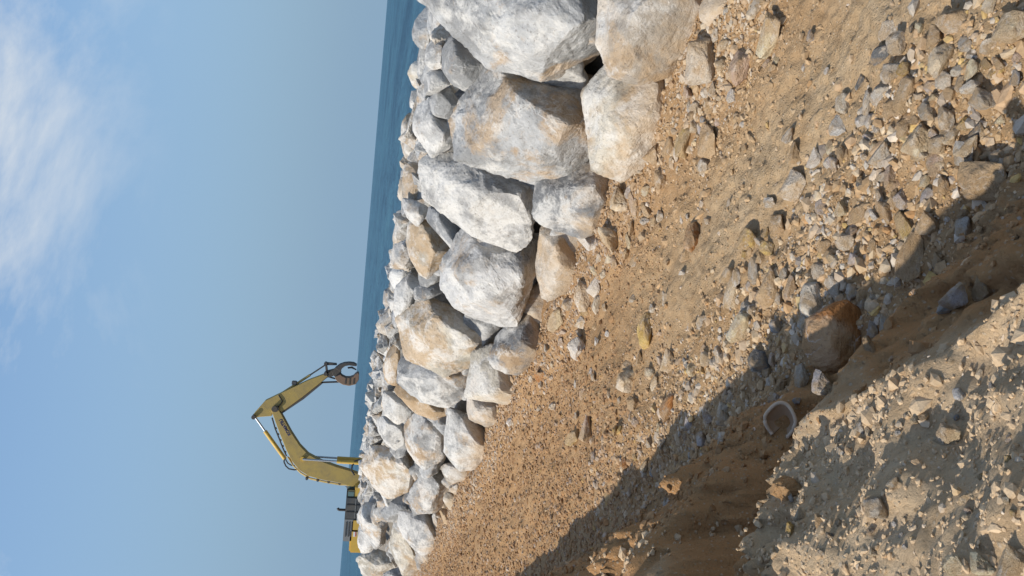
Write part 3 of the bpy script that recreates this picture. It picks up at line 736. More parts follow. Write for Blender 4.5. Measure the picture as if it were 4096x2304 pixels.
# x, y, extent along x, extent along y (close-up pixels), colour, own label if it is a landmark
STONES = {
 '1': [(820,520,320,340,'p','big pale grey stone at the foot of the cream boulder'), (1410,300,240,320,'c','big smooth cream stone with a crisp shadow, alone on the upper track'), (1170,570,190,250,'k','pinkish tan stone with a notch in front of the pale foot stone'),
  (1290,60,110,110,'p'), (1040,370,120,80,'c'), (1010,550,120,90,'c'), (800,690,70,80,'o'), (870,760,90,100,'p'), (940,740,90,110,'p'), (730,780,140,90,'k'), (985,810,90,50,'c'), (1090,800,100,110,'w'),
  (740,880,60,110,'g'), (790,880,80,80,'p'), (890,890,110,120,'t'), (770,960,100,90,'b'), (860,990,60,50,'n'), (970,1010,60,70,'k'),
  (910,1180,200,230,'t','pear-shaped orange-tan stone near the toe of the wall'), (690,1140,150,300,'o','long upright ochre stone leaning at the toe of the wall'), (830,1090,80,100,'l'),
  (430,1280,150,160,'t'), (560,1220,100,150,'t'), (310,1360,180,160,'g','grey angular stone pressed against the cream boulder'), (860,1380,120,110,'p'), (1570,1130,100,120,'p'), (1600,1270,120,160,'t'), (1380,520,100,80,'k'), (1470,490,60,80,'c'),
  (1440,20,100,110,'t'), (1350,10,70,60,'t'), (1880,590,40,60,'w'), (950,290,70,110,'p'), (1740,300,80,90,'l'), (1690,560,40,60,'w'), (1440,560,80,70,'t')],
 '2': [(715,250,160,150,'p','rounded pale grey stone at the top corner of the gravel spill'), (825,370,170,200,'g'), (660,460,140,160,'d'), (740,610,160,170,'p'), (880,580,120,100,'o'), (1000,235,70,90,'c'), (920,240,80,60,'d'), (1140,300,170,150,'b'),
  (1260,160,220,220,'t','large tan angular stone at the upper edge of the gravel spill'), (1030,400,110,110,'c'), (1170,520,180,260,'c','cream pentagonal stone in the gravel spill'), (1370,370,120,110,'g'), (1560,380,260,120,'p','long pale blue-grey stone near the picture corner'),
  (1780,230,260,240,'c','big cream stone at the picture edge with a dark gap above'), (1580,40,90,130,'c'), (1440,590,110,160,'c'), (1320,580,150,100,'p'), (1550,530,100,90,'o'), (1660,530,100,90,'t'), (1800,480,90,100,'k'), (1600,610,80,80,'o'),
  (1100,720,170,140,'l'), (1200,670,130,130,'p'), (1440,730,200,120,'p'), (1250,770,110,130,'t'), (1540,850,330,170,'g','long grey stone with a yellow lower edge, longest in the gravel spill'), (1100,820,110,80,'c'), (1060,930,200,130,'g'), (1200,980,170,150,'p'),
  (870,820,200,280,'t'), (660,790,150,180,'g'), (550,850,90,180,'g'), (500,1000,110,100,'w'), (575,1010,90,120,'w'), (320,1040,140,160,'g','rounded grey stone in the mud with brown soil on top'), (360,860,110,150,'p'), (850,1070,160,160,'b'),
  (980,1160,220,240,'c','broad yellowish cream stone in the gravel spill'), (1250,1090,170,210,'c'), (1360,1020,120,110,'o'), (1170,1210,150,140,'c'), (1400,1230,190,170,'c'), (1570,1290,130,80,'t'), (690,1280,150,210,'g','slender grey splinter standing in the gravel'), (570,1160,110,80,'l'),
  (250,1220,100,100,'c'), (340,1270,90,120,'t'), (120,1310,120,150,'w','white pitted stone in the smooth mud'), (280,1370,110,110,'l'), (1130,1370,130,180,'k'), (1010,1290,130,110,'c'), (1490,1080,110,120,'d'), (1660,990,70,80,'c'), (500,680,60,130,'d'), (860,500,70,60,'p'), (1430,450,90,70,'g'), (1700,150,120,80,'t'), (1800,650,100,120,'n'), (1330,690,80,120,'p'), (960,1000,90,70,'t'), (1120,1100,90,70,'l'), (640,1070,80,60,'p')],
 '3': [(720,250,130,140,'t'), (370,410,200,180,'c','pale tan wedge stone leaning on the dark veined boulder'), (480,440,120,200,'k'), (1060,150,110,130,'p'), (710,560,90,110,'g'), (590,500,120,110,'t'), (570,590,120,70,'p'), (970,720,180,220,'r','reddish tan stone split by a pale crack, alone in the middle of the track'), (910,880,110,120,'t'),
  (1440,740,140,170,'o','yellow-green stone leading the cluster in the middle of the track'), (1600,820,130,100,'o'), (1580,690,70,80,'o'), (1520,770,110,70,'p'), (1540,880,80,110,'t'), (1410,870,80,60,'o'), (1290,1190,110,240,'c','cream brick-shaped stone lying with the large gravel'),
  (1600,1150,200,290,'t','large orange-tan pentagonal stone in the large gravel'), (1480,1000,120,200,'g'), (1270,1040,120,130,'c'), (1420,1300,120,100,'g'), (1790,310,260,250,'p','big buried stone, half brown half white, casting a round shadow'), (1680,610,190,150,'t'), (1620,440,120,80,'p'),
  (740,1230,60,110,'p'), (480,1230,60,60,'p'), (640,1310,80,60,'p'), (890,1020,60,50,'w'), (160,1130,150,150,'w','white chalky stone at the toe of the wall'), (60,1210,180,220,'p'), (110,740,220,160,'w','bright white block at the toe of the wall'), (290,750,200,180,'c','cream wedge stone beside the bright white block'),
  (200,900,70,60,'p'), (280,900,70,70,'c'), (330,930,80,90,'k'), (150,1000,120,70,'c'), (230,1030,70,70,'c'), (470,650,90,110,'t'), (450,750,60,130,'c'), (430,850,110,90,'t'), (490,930,90,90,'t'), (180,1280,90,150,'p'), (80,1330,70,80,'o'), (1280,440,40,60,'p'), (1100,590,70,60,'p'), (950,550,40,40,'w'), (1350,1060,80,140,'p'), (1700,1230,90,90,'p'), (660,600,80,80,'t')],
 '4': [(700,510,110,200,'b','elongated brown stone standing in the smooth mud'), (560,490,110,120,'c'), (575,760,140,130,'p','pale triangular stone with a dark shadow at the mud edge'), (490,920,100,120,'c'), (370,1000,110,130,'p'), (90,1030,90,90,'g'), (140,1140,170,190,'k','pinkish white stone in the large gravel'),
  (300,1240,260,250,'p','big grey-tan striped stone half in the bank shadow'), (490,1160,140,200,'g'), (880,240,90,150,'g'), (770,290,60,60,'c'), (990,320,70,70,'k'), (880,390,80,100,'p'), (1080,640,150,260,'o','ochre and grey stone on the edge of the bank shadow'), (1270,610,200,180,'t'), (1150,890,200,360,'b','long brown stone lying inside the bank shadow'),
  (1750,270,420,290,'t','largest tan stone lying in the bank shadow near the picture edge'), (1580,640,140,160,'g'), (1350,910,90,120,'t'), (830,540,80,70,'w'), (965,550,40,70,'w'), (1260,380,110,120,'l'), (1380,290,120,120,'t'), (1530,1220,330,200,'l','long lilac-brown stone in the shaded brown soil'), (1410,1330,130,110,'n','blue-grey stone on the brown face of the bank'),
  (1350,140,120,150,'c'), (820,1240,70,80,'p'), (640,1170,110,130,'g'), (720,1280,90,70,'g'), (1700,1150,150,190,'t'), (1560,530,200,70,'b'), (720,280,90,90,'d'), (450,110,110,90,'w'), (740,60,60,60,'p'), (400,800,110,110,'t'), (810,790,60,90,'t'), (1240,260,80,90,'c')],
 '5': [(620,410,190,180,'w','elongated white stone lying alone near the toe'), (480,160,160,200,'c','beige block under the dark boulder at the toe'), (560,40,160,90,'p'), (660,190,130,110,'p'), (450,230,60,60,'w'), (890,280,50,50,'w'), (1210,260,130,280,'o','long ochre stone in the gravel across the track'), (1050,680,200,160,'c','pale tan pair-like stone in the middle gravel'), (1400,500,130,180,'c'), (1280,700,70,140,'c'),
  (1540,520,60,80,'n'), (2000,240,220,220,'c'), (1390,880,150,230,'r','orange-brown lump of soil among the gravel'), (610,1140,120,130,'o','ochre cube-shaped stone on the far track'), (720,1080,130,190,'k','pale pinkish slab beside the ochre cube stone'), (320,640,140,90,'r','orange stone at the foot of the pale beige boulder'), (625,700,30,60,'w'), (1160,490,80,120,'t'), (1840,910,130,130,'p'), (1720,980,110,90,'l'),
  (1260,1420,100,80,'n'), (80,1010,90,60,'w'), (2160,510,170,170,'d','dark grey stone at the edge of the bank shadow'), (1820,460,90,130,'p'), (1660,180,100,120,'g'), (2080,80,100,80,'g'), (1650,290,50,50,'o'), (1900,370,80,80,'t'), (1060,540,100,90,'t'), (1250,600,90,80,'c'), (900,780,40,60,'p'), (660,270,90,60,'n'), (800,350,40,70,'w'), (1100,860,120,110,'b'), (950,1080,90,70,'o'), (1120,1300,60,60,'o'), (1040,1360,90,90,'r'), (430,880,80,60,'p'), (780,640,60,60,'p'), (640,960,50,50,'p')],
 '6': [(930,330,500,470,'r','huge orange-brown stone sitting in the shade below the bank'), (660,200,200,150,'g','grey angular stone touching the huge orange-brown one'), (660,640,150,220,'g'), (820,680,230,200,'l','grey-brown block at the brown face of the bank'), (1225,250,120,150,'l'), (430,220,120,130,'n'), (470,730,120,140,'b'), (1330,190,110,160,'g'), (1220,390,130,160,'b'),
  (1940,780,110,100,'w','small white-topped stone in the shade on the bank'), (1120,1060,100,110,'g','small grey wedge catching sun on the bank edge'), (1860,1130,280,220,'c','cream rock set in the bank, half lit and half shaded'), (965,1255,60,80,'p'), (1620,910,60,45,'p'), (2210,720,70,80,'n'), (1190,1085,80,90,'c'), (1660,960,90,90,'t'), (1270,1040,80,50,'t'), (950,1165,80,50,'p'), (1040,1250,70,50,'t'), (1440,1105,50,50,'w'), (2350,1150,80,70,'l'), (1500,955,50,40,'p'), (630,840,90,60,'n'), (1580,1000,80,60,'c'), (1930,975,50,50,'n')],
 '8': [(1420,660,240,170,'g','long grey blade-shaped stone lying on the bank'), (1540,460,120,90,'c'), (1355,850,60,60,'k'), (1550,790,50,50,'w'), (1120,210,60,70,'p'), (2100,600,130,100,'c'), (2235,415,60,60,'o'), (2430,365,80,50,'c'), (2500,700,60,60,'o'), (2135,685,70,60,'k'), (1035,885,80,60,'d'), (965,1020,60,60,'g'), (1250,715,70,50,'k'), (730,830,100,110,'o','ochre stone poking out of the end of the bank'), (790,720,110,120,'c'), (940,770,90,130,'t'),
  (2220,1100,230,170,'c','cracked flat cream rock in the bottom corner of the bank'), (2030,1120,170,160,'c'), (2470,1100,260,260,'c','large cream rock filling the bottom corner of the bank'), (735,580,60,80,'g'), (1380,1010,80,60,'c'), (2450,275,60,70,'o'), (2440,600,80,70,'c'), (1100,780,60,60,'t'), (1630,970,50,50,'w'), (1600,880,40,50,'w')],
}
ks_ = np.geomspace(1.2, 60, 2200)
def ground_hit(x, y):
    v = ray(x, y)
    P = EYE + ks_[:, None] * v
    h = np.nonzero(P[:, 2] < terrain(P @ NR, P @ AL))[0]
    i = h[0] if len(h) else len(ks_) - 1
    return P[i], ks_[i]
PROTO = []
for i in range(22):
    r2 = np.random.default_rng(900 + i)
    n = int(r2.integers(9, 14))
    p = random_block(900 + i, n)
    me = rock_mesh('stone', p * 1.05, 0.055, 0.015, 70 + i, 0, 2.0, 5)
    me.materials.append(M_STONE)
    cc = np.empty(len(me.vertices) * 3, np.float32); me.vertices.foreach_get('co', cc); cc = cc.reshape(-1, 3)
    mn, mx = cc.min(0), cc.max(0)
    cc = (cc - (mn + mx) / 2) / (mx - mn)
    me.vertices.foreach_set('co', cc.ravel()); me.update()
    PROTO.append(me)
def zone_of(s, t):
    if s < 1.15: return 'on top of the near bank'
    if s < 2.05: return 'on the brown face of the bank'
    if s < 2.65: return 'in the shade at the foot of the bank'
    if s > 5.15: return 'in the rubble at the toe of the wall'
    if t > 12: return 'on the far track'
    if t > 7: return 'on the middle of the track'
    return 'on the near track'
items = []
cid_of = []
for cid, lst in STONES.items():
    ox, oy, k = SC[cid]
    for e in lst:
        cid_of.append(cid)
        items.append((ox + k * e[0], oy + k * e[1], k * e[2], k * e[3], e[4], e[5] if len(e) > 5 else None))
stones = []
rs = np.random.default_rng(21)
for i, (x, y, w, h, cc, lab) in enumerate(items):
    # the foot of the stone touches the ground
    P, kk = ground_hit(x + 0.18 * w, y)
    wid = h * kk / FPX
    ext = w * kk / FPX
    P[:2] += (P[:2] / np.linalg.norm(P[:2])) * 0.10 * ext
    dep = min(max(1.15 * ext, .65 * wid), 1.35 * wid) * rs.uniform(.92, 1.08)
    hgt = min(ext * rs.uniform(.62, .78), .95 * wid)
    g_ = 1.16 if cid_of[i] in '12345' else 1.05
    if lab and lab.startswith('huge orange'):
        g_ = 1.32
    stones.append([P, wid * g_, dep * g_, hgt * g_, cc, lab, (x, y)])
# more loose stones of the same kinds where the gravel is coarse
def scatter_centres(n, s0, s1, t0, t1):
    out = []
    while len(out) < n:
        out.append((rs.uniform(s0, s1), rs.uniform(t0, t1)))
    return out
extra = scatter_centres(26, 2.3, 3.2, 5.5, 9) + scatter_centres(22, 5.2, 5.85, 5, 16) + scatter_centres(12, 2.2, 3.4, 3.0, 4.6) + scatter_centres(10, 2.6, 5, 9, 14) + scatter_centres(14, 1.5, 2.3, 4.6, 8.5)
for s, t in extra:
    x, y = st2xy(s, t)
    z = float(terrain(s, t))
    d = rs.uniform(.07, .15)
    stones.append([np.array([x, y, z]), d, d * rs.uniform(.7, 1.1), d * rs.uniform(.5, .8), rs.choice(list('ggpctklc')), None, None])
lands = [(st[0], st[5]) for st in stones if st[5]]
def short(lab):
    w = lab.split()
    stop = {'at', 'with', 'in', 'near', 'lying', 'on', 'beside', 'leaning', 'standing', 'under', 'among', 'touching', 'sitting', 'half', 'split', 'alone', 'pressed', 'leading', 'catching', 'poking', 'set', 'filling'}
    for j, q in enumerate(w):
        if j > 1 and (q.strip(',') in stop or w[j - 1].endswith(',')):
            return ' '.join(w[:j]).strip(',')
    return lab
seen = {}
for i, (P, wid, dep, hgt, cc, lab, im) in enumerate(stones):
    colr, cname, dust, stain = SCOL[cc]
    o = link(bpy.data.objects.new('stone', PROTO[int(rs.integers(len(PROTO)))]))
    yaw = math.atan2(P[1], P[0]) - math.pi / 2 + rs.uniform(-.35, .35) + (math.pi if rs.random() < .5 else 0)
    o.rotation_euler = (0, 0, yaw)
    o.scale = (wid, dep, hgt)
    s, t = float(P @ NR), float(P @ AL)
    gz = float(terrain(s, t))
    o.location = (P[0], P[1], gz + hgt * (.5 - rs.uniform(.26, .42)))
    j = 1 + rs.uniform(-.1, .1)
    j *= 1.3 if cc not in 'drb' else 1.1
    o.color = (min(.8, colr[0] * j), min(.77, colr[1] * j), min(.74, colr[2] * j), 1)
    o['dust'], o['stain'], o['mud'] = dust, stain, .12 if cc in 'rw' else 1.0
    if lab and lab.startswith('huge orange'):
        me = rock_mesh('stone', random_block(77, 26) * 1.05, 0.035, 0.014, 77, 1, 2.0, 2)
        me.materials.append(M_STONE)
        o.data = me
    if lab is None:
        d = sorted(((np.linalg.norm(P - q), l, q) for q, l in lands), key=lambda a: a[0])[0]
        ds = s - float(d[2] @ NR)
        rel = 'on the bank side of' if ds < -.12 else 'on the wall side of' if ds > .12 else 'right beside'
        szn = 'tiny' if wid < .055 else 'small' if wid < .11 else 'medium' if wid < .2 else 'large'
        shp = 'flat' if hgt < .6 * min(wid, dep) else 'long' if wid > 1.45 * dep or dep > 1.45 * wid else 'upright' if hgt > 1.05 * wid else 'angular'
        if d[0] < 1.3:
            lab = f'{szn} {shp} {cname} stone {rel} the {short(d[1])}'
        else:
            lab = f'{szn} {shp} {cname} stone {zone_of(s, t)}'
        w = lab.split()
        lab = ' '.join(w[:16])
    tag(o, lab, 'stone', 'loose stones ' + zone_of(s, t))

# ------------------------------------------------------------------ gravel too fine to count
def gravel():
    g = np.random.default_rng(77)
    ico = []
    bm = bmesh.new()
    bmesh.ops.create_icosphere(bm, subdivisions=1, radius=.5)
    base = np.array([v.co[:] for v in bm.verts]); fac = np.array([[v.index for v in f.verts] for f in bm.faces])
    bm.free()
    for i in range(24):
        p = base * g.uniform(.72, 1.15, (12, 1)) + g.normal(0, .05, (12, 3))
        ico.append(p)
    ico = np.array(ico)
    S, T, D, FM, PA = [], [], [], [], []
    def add(s0, s1, t0, t1, A, dmin, dmax, dens=None, fm=None, pale=0.0):
        n = int((s1 - s0) * (t1 - t0) * A * (0.02 / dmin) ** 2)
        s, t = g.uniform(s0, s1, n), g.uniform(t0, t1, n)
        if dens is not None:
            keep = g.random(n) < dens(s, t)
            s, t = s[keep], t[keep]
        u = g.random(len(s))
        d = dmin / np.sqrt(1 - u * (1 - (dmin / dmax) ** 2))
        S.append(s); T.append(t); D.append(d)
        lo, hi_ = fm or (.25, .85)
        FM.append(g.uniform(lo, hi_, len(s))); PA.append(np.full(len(s), pale))
    def patch(s, t):
        n = fbm(s * 1.1, t * 0.9, 3.1, 3, 201)
        grav = np.exp(-((s - 2.75) / .55) ** 2) * sst(2.5, 3.5, t) + 0.9 * np.exp(-((s - 3.1) / .5) ** 2) * sst(4.6, 3.6, t)
        toe = sst(4.9, 5.5, s)
        far = .28 * sst(7, 11, t)
        mud = .9 * np.exp(-((s - 3.95) / .45) ** 2) * sst(7.5, 5, t)
        return np.clip(.22 + .95 * grav + .8 * toe + far + .35 * n - mud, .03, 1)
    add(1.7, 6.2, 1.8, 4.5, 640, .013, .13, patch)
    add(1.7, 6.2, 4.5, 8.0, 640, .015, .13, patch)
    add(1.7, 6.2, 8.0, 13.0, 600, .020, .10, patch)
    add(1.7, 6.2, 13.0, 34.0, 650, .034, .11, patch)
    add(-0.8, 1.15, 0.3, 3.6, 170, .008, .05, lambda s, t: np.clip(.5 + .8 * fbm(s * 2, t * 2, 1, 2, 301), .08, 1))
    add(1.25, 2.2, 0.8, 9.0, 260, .015, .11, lambda s, t: np.clip(.35 + .9 * fbm(s * 1.6, t * 1.6, 2, 2, 303), .03, 1))
    add(5.35, 6.35, 4.0, 32.0, 150, .04, .16, lambda s, t: np.clip(.6 + .8 * fbm(s * 1.6, t * 1.6, 4, 2, 305), .05, 1))
    one = lambda s, t: np.clip(.55 + .7 * fbm(s * 1.4, t * 1.4, 6, 3, 307) - .75 * np.exp(-((s - 4.0) / .5) ** 2) * sst(8.5, 5.5, t), .05, 1)
    # clods of the soil itself
    add(2.0, 5.9, 2.0, 5.0, 330, .018, .075, one, (.93, 1.0))
    add(2.0, 5.9, 5.0, 9.0, 330, .022, .085, one, (.93, 1.0))
    add(2.0, 5.9, 9.0, 16.0, 330, .030, .10, one, (.93, 1.0))
    add(2.0, 5.9, 16.0, 33.0, 300, .050, .13, one, (.9, 1.0))
    add(0.9, 2.2, 0.8, 9.0, 520, .018, .09, one, (.93, 1.0))
    add(-0.7, 1.25, 0.3, 3.7, 420, .010, .036, one, (.75, 1.0))
    # coarse rubble: along the foot of the bank and in the near corner
    add(2.0, 3.5, 4.0, 10.5, 420, .035, .14, lambda s, t: np.exp(-((s - 2.75 - .25 * vn(t * .8, 1, 1, 8)) / .42) ** 2), (.05, .5), .35)
    add(2.4, 4.2, 2.0, 5.0, 420, .035, .13, lambda s, t: np.exp(-((s - 3.15 - .2 * vn(t * .9, 2, 1, 8)) / .45) ** 2), (.05, .5), .35)
    add(5.1, 5.95, 4.0, 26.0, 300, .04, .15, lambda s, t: np.clip(.5 + .9 * fbm(s * 1.2, t * 1.2, 9, 2, 309), .03, 1), (.05, .4), .5)
    s, t, d = np.concatenate(S), np.concatenate(T), np.concatenate(D)
    PA = np.concatenate(PA)[:, None]
    n = len(s)
    x, y = st2xy(s, t)
    z = terrain(s, t)
    k = g.integers(0, 24, n)
    a, b, c = g.uniform(0, 6.283, n), g.uniform(-.5, .5, n), g.uniform(-.5, .5, n)
    sc = np.stack([d * g.uniform(.85, 1.5, n), d * g.uniform(.7, 1.05, n), d * g.uniform(.5, .85, n)], -1)
    P = ico[k] * sc[:, None, :]
    cb, sb = np.cos(b), np.sin(b)
    y1 = P[..., 1] * cb[:, None] - P[..., 2] * sb[:, None]; z1 = P[..., 1] * sb[:, None] + P[..., 2] * cb[:, None]
    cc, s2 = np.cos(c), np.sin(c)
    x1 = P[..., 0] * cc[:, None] + z1 * s2[:, None]; z2 = -P[..., 0] * s2[:, None] + z1 * cc[:, None]
    ca, sa = np.cos(a), np.sin(a)
    X = x1 * ca[:, None] - y1 * sa[:, None]; Y = x1 * sa[:, None] + y1 * ca[:, None]
    V = np.stack([X + x[:, None], Y + y[:, None], z2 + (z + .02 * sc[:, 2])[:, None]], -1).reshape(-1, 3)
    Fq = (fac[None] + (np.arange(n) * 12)[:, None, None]).reshape(-1, 3)
    pal = np.array([(.36, .355, .34), (.44, .42, .38), (.42, .29, .165), (.38, .23, .11), (.54, .45, .32), (.46, .33, .12), (.62, .59, .54), (.24, .24, .245), (.31, .17, .07)])
    pw = np.array([.13, .12, .25, .18, .15, .04, .04, .04, .05])
    ci = g.choice(len(pal), n, p=pw / pw.sum())
    col = pal[ci] * np.array([1.2, 1.16, 1.1]) * g.uniform(.9, 1.25, n)[:, None]
    col = col * (1 - PA) + np.array([.56, .49, .38]) * PA
    toe = sst(4.8, 5.5, s)[:, None]
    col = col * (1 - .4 * toe) + np.array([.56, .49, .39]) * .4 * toe
    mudc = (np.array([.47, .33, .19]) + sst(6, 10, t)[:, None] * np.array([-.10, -.11, -.08])) * g.uniform(.82, 1.1, n)[:, None]
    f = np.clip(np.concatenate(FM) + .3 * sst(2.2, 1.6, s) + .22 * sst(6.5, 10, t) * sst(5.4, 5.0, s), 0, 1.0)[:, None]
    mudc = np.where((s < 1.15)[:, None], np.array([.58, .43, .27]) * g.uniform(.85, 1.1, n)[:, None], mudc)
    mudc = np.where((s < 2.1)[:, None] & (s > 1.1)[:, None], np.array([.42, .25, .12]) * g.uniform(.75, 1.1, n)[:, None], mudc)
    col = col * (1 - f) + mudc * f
    C = np.repeat(np.concatenate([col, np.ones((n, 1))], 1), 12, axis=0)
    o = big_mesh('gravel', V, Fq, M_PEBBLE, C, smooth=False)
    o['kind'] = 'stuff'
    o['label'], o['category'] = 'loose tan and grey gravel strewn over the track and bank', 'gravel'
    return n
gravel()

# ------------------------------------------------------------------ broken bowl in the shaded soil
def bowl():
    P, kk = ground_hit(3150, 1690)
    root = bpy.data.objects.new('broken_bowl', None)
    link(root)
    root.location = P + np.array([0, 0, .005])
    tag(root, 'broken brown bowl with a pale rim half buried in the shaded soil', 'bowl')
    R, Hh, th = .080, .085, .016
    bm = bmesh.new()
    na, nr = 40, 7
    a0, a1 = math.radians(-150), math.radians(150)
    gi, go = [], []
    for i in range(na + 1):
        a = a0 + (a1 - a0) * i / na
        rag = 0.012 * math.sin(7 * a) + .006 * math.sin(17 * a + 1)
        top = Hh + (rag if i > na - 9 or i < 5 else 0.003 * math.sin(5 * a))
        if i > na - 8: top *= 1 - .07 * (i - na + 8)
        if i < 6: top *= 1 - .09 * (6 - i)
        ri, rr = [], []
        for j in range(nr + 1):
            f = j / nr
            r = R * (.45 + .55 * math.sin(f * 1.5))
            sq = 1 + .18 * math.cos(2 * a)
            ri.append(bm.verts.new((r * sq * math.cos(a), r * math.sin(a), top * f)))
            rr.append(bm.verts.new(((r + th) * sq * math.cos(a), (r + th) * math.sin(a), top * f)))
        gi.append(ri); go.append(rr)
    for i in range(na):
        for j in range(nr):
            bm.faces.new((gi[i][j], gi[i + 1][j], gi[i + 1][j + 1], gi[i][j + 1]))
            bm.faces.new((go[i][j], go[i][j + 1], go[i + 1][j + 1], go[i + 1][j]))
    for e in (0, na):
        for j in range(nr):
            f = (gi[e][j], gi[e][j + 1], go[e][j + 1], go[e][j])
            bm.faces.new(f if e == 0 else f[::-1])
    bmesh.ops.recalc_face_normals(bm, faces=bm.faces)
    rimpts = [((np.array(gi[i][nr].co) + np.array(go[i][nr].co)) / 2) for i in range(na + 1)]
    bm_obj('wall', bm, paint('brown_clay', (.40, .27, .17), .85, 0, .5), root, True)
    tube('rim', rimpts, .011, paint('pale_rim', (.58, .46, .34), .9, 0, .7), root, 8)
    root.rotation_euler = (math.radians(48), math.radians(8), math.radians(8))
    root.location.z += .018
def tube(name, pts, rad, mat, parent=None, n=10):
    cu = bpy.data.curves.new(name, 'CURVE')
    cu.dimensions = '3D'
    sp = cu.splines.new('POLY')
    sp.points.add(len(pts) - 1)
    for p, q in zip(sp.points, pts):
        p.co = (*q, 1)
    cu.bevel_depth, cu.bevel_resolution, cu.use_fill_caps = rad, max(1, n // 4), True
    tmp = bpy.data.objects.new('tmp', cu)
    me = bpy.data.meshes.new_from_object(tmp)
    bpy.data.objects.remove(tmp)
    bpy.data.curves.remove(cu)
    me.name = name
    me.materials.clear()
    me.materials.append(mat)
    me.polygons.foreach_set('use_smooth', [True] * len(me.polygons))
    return link(bpy.data.objects.new(name, me), parent)
bowl()

# ------------------------------------------------------------------ clods of bank soil
def clod(name, x, y, size, label, seed, zoff, tone):
    P, kk = ground_hit(x, y)
    p = random_block(seed, 16, size)
    me = rock_mesh(name, p, max(size) / 34, max(size) * .035, seed, 1, 1 / max(size) * 1.6)
    n = len(me.vertices)
    at = me.color_attributes.new('Col', 'FLOAT_COLOR', 'POINT')
    at.data.foreach_set('color', np.tile(np.array(tone, np.float32), n))
    me.materials.append(M_SOIL)
    o = link(bpy.data.objects.new(name, me))
    o.location = P + np.array([0, 0, zoff])
    tag(o, label, 'soil clod')
clod('soil_clod', 3190, 1960, (.16, .13, .13), 'small reddish soil clod with a lit tip on the bank shoulder', 322, .04, (.7, .1, 0, 0))

# ------------------------------------------------------------------ excavator
YD = 50.0
def ex(cx, cy):      # close-up pixel -> metres in the vertical plane of the machine
    v = ray(*px('e', cx, cy))
    k = YD / v[1]
    return np.array([k * v[0], 3.0 + k * v[2]])
EX0 = ex(700, 960)
exc = bpy.data.objects.new('excavator', None)
link(exc)
exc.location = (EX0[0], YD, 0)
tag(exc, 'yellow excavator with raised boom and rock grapple working behind the boulder wall', 'excavator')
def lp(cx, cy, y=0.0):
    q = ex(cx, cy)
    return (q[0] - EX0[0], y, q[1])
def plate(name, poly, y0, y1, mat, parent=exc, bev=.02):
    bm = bmesh.new()
    vs_ = [bm.verts.new(lp(a, b, y0)) for a, b in poly]
    f = bm.faces.new(vs_)
    r = bmesh.ops.extrude_face_region(bm, geom=[f])
    for g in r['geom']:
        if isinstance(g, bmesh.types.BMVert):
            g.co.y = y1
    bmesh.ops.recalc_face_normals(bm, faces=bm.faces)
    if bev:
        bmesh.ops.bevel(bm, geom=[e for e in bm.edges], offset=bev, segments=1, affect='EDGES', clamp_overlap=True)
    return bm_obj(name, bm, mat, parent)
def box(name, c0, c1, mat, parent=exc, bev=.03):
    bm = bmesh.new()
    bmesh.ops.create_cube(bm, size=1)
    for v in bm.verts:
        v.co = [c0[i] if v.co[i] < 0 else c1[i] for i in range(3)]
    bmesh.ops.bevel(bm, geom=bm.edges[:], offset=bev, segments=2, affect='EDGES', clamp_overlap=True)
    return bm_obj(name, bm, mat, parent)
def rod(name, a, b, r, mat, parent=exc, n=14):
    return tube(name, [a, b], r, mat, parent, n)
boom = plate('boom', [(205,385),(218,358),(245,368),(268,405),(330,520),(385,605),(440,662),(520,705),(620,742),(700,765),(830,815),(830,880),(690,862),(640,845),(530,825),(440,800),(380,762),(335,705),(300,635),(260,535),(225,440)], -.32, .32, M_YEL)
for a, b, w in (((225,372), None, .16), ((405,690), None, .13)):
    q = lp(*a)
    rod('pivot_pin', (q[0], -.42, q[2]), (q[0], .42, q[2]), w, M_YEL2 if w < .15 else M_STEEL, boom)
arm = plate('arm', [(95,400),(165,320),(300,255),(450,185),(545,150),(565,165),(520,205),(400,300),(268,395),(245,378),(212,385),(205,420),(130,425),(95,432),(82,425)], -.24, .24, M_YEL)
# darker web plate on the underside of the arm, and pins
plate('underside_plate', [(268,397),(400,302),(520,207),(530,213),(410,312),(276,402)], -.235, .235, M_STEEL, arm, .005)
for a, w in (((92,425), .12), ((550,150), .10), ((232,372), .17)):
    q = lp(*a)
    rod('pivot_pin', (q[0], -.40, q[2]), (q[0], .40, q[2]), w, M_STEEL, arm)
rod('arm_cylinder', lp(288,698), lp(160,520), .11, M_YEL2)
rod('arm_cylinder_rod', lp(162,522), lp(95,428), .055, M_CHROME)
rod('grapple_cylinder', lp(262,282), lp(450,160), .07, M_YEL)
rod('grapple_cylinder_rod', lp(448,161), lp(553,92), .042, M_STEEL)
box('valve_block', np.array(lp(358,212,-.14)) - [.10, 0, .06], np.array(lp(340,206,.14)) + [.08, 0, .06], M_GREY)
for sy in (-.45, .45):
    rod('boom_cylinder', lp(622,704,sy), lp(815,716,sy), .105, M_YEL2)
    rod('boom_cylinder_rod', lp(405,690,sy), lp(624,704,sy), .055, M_CHROME)
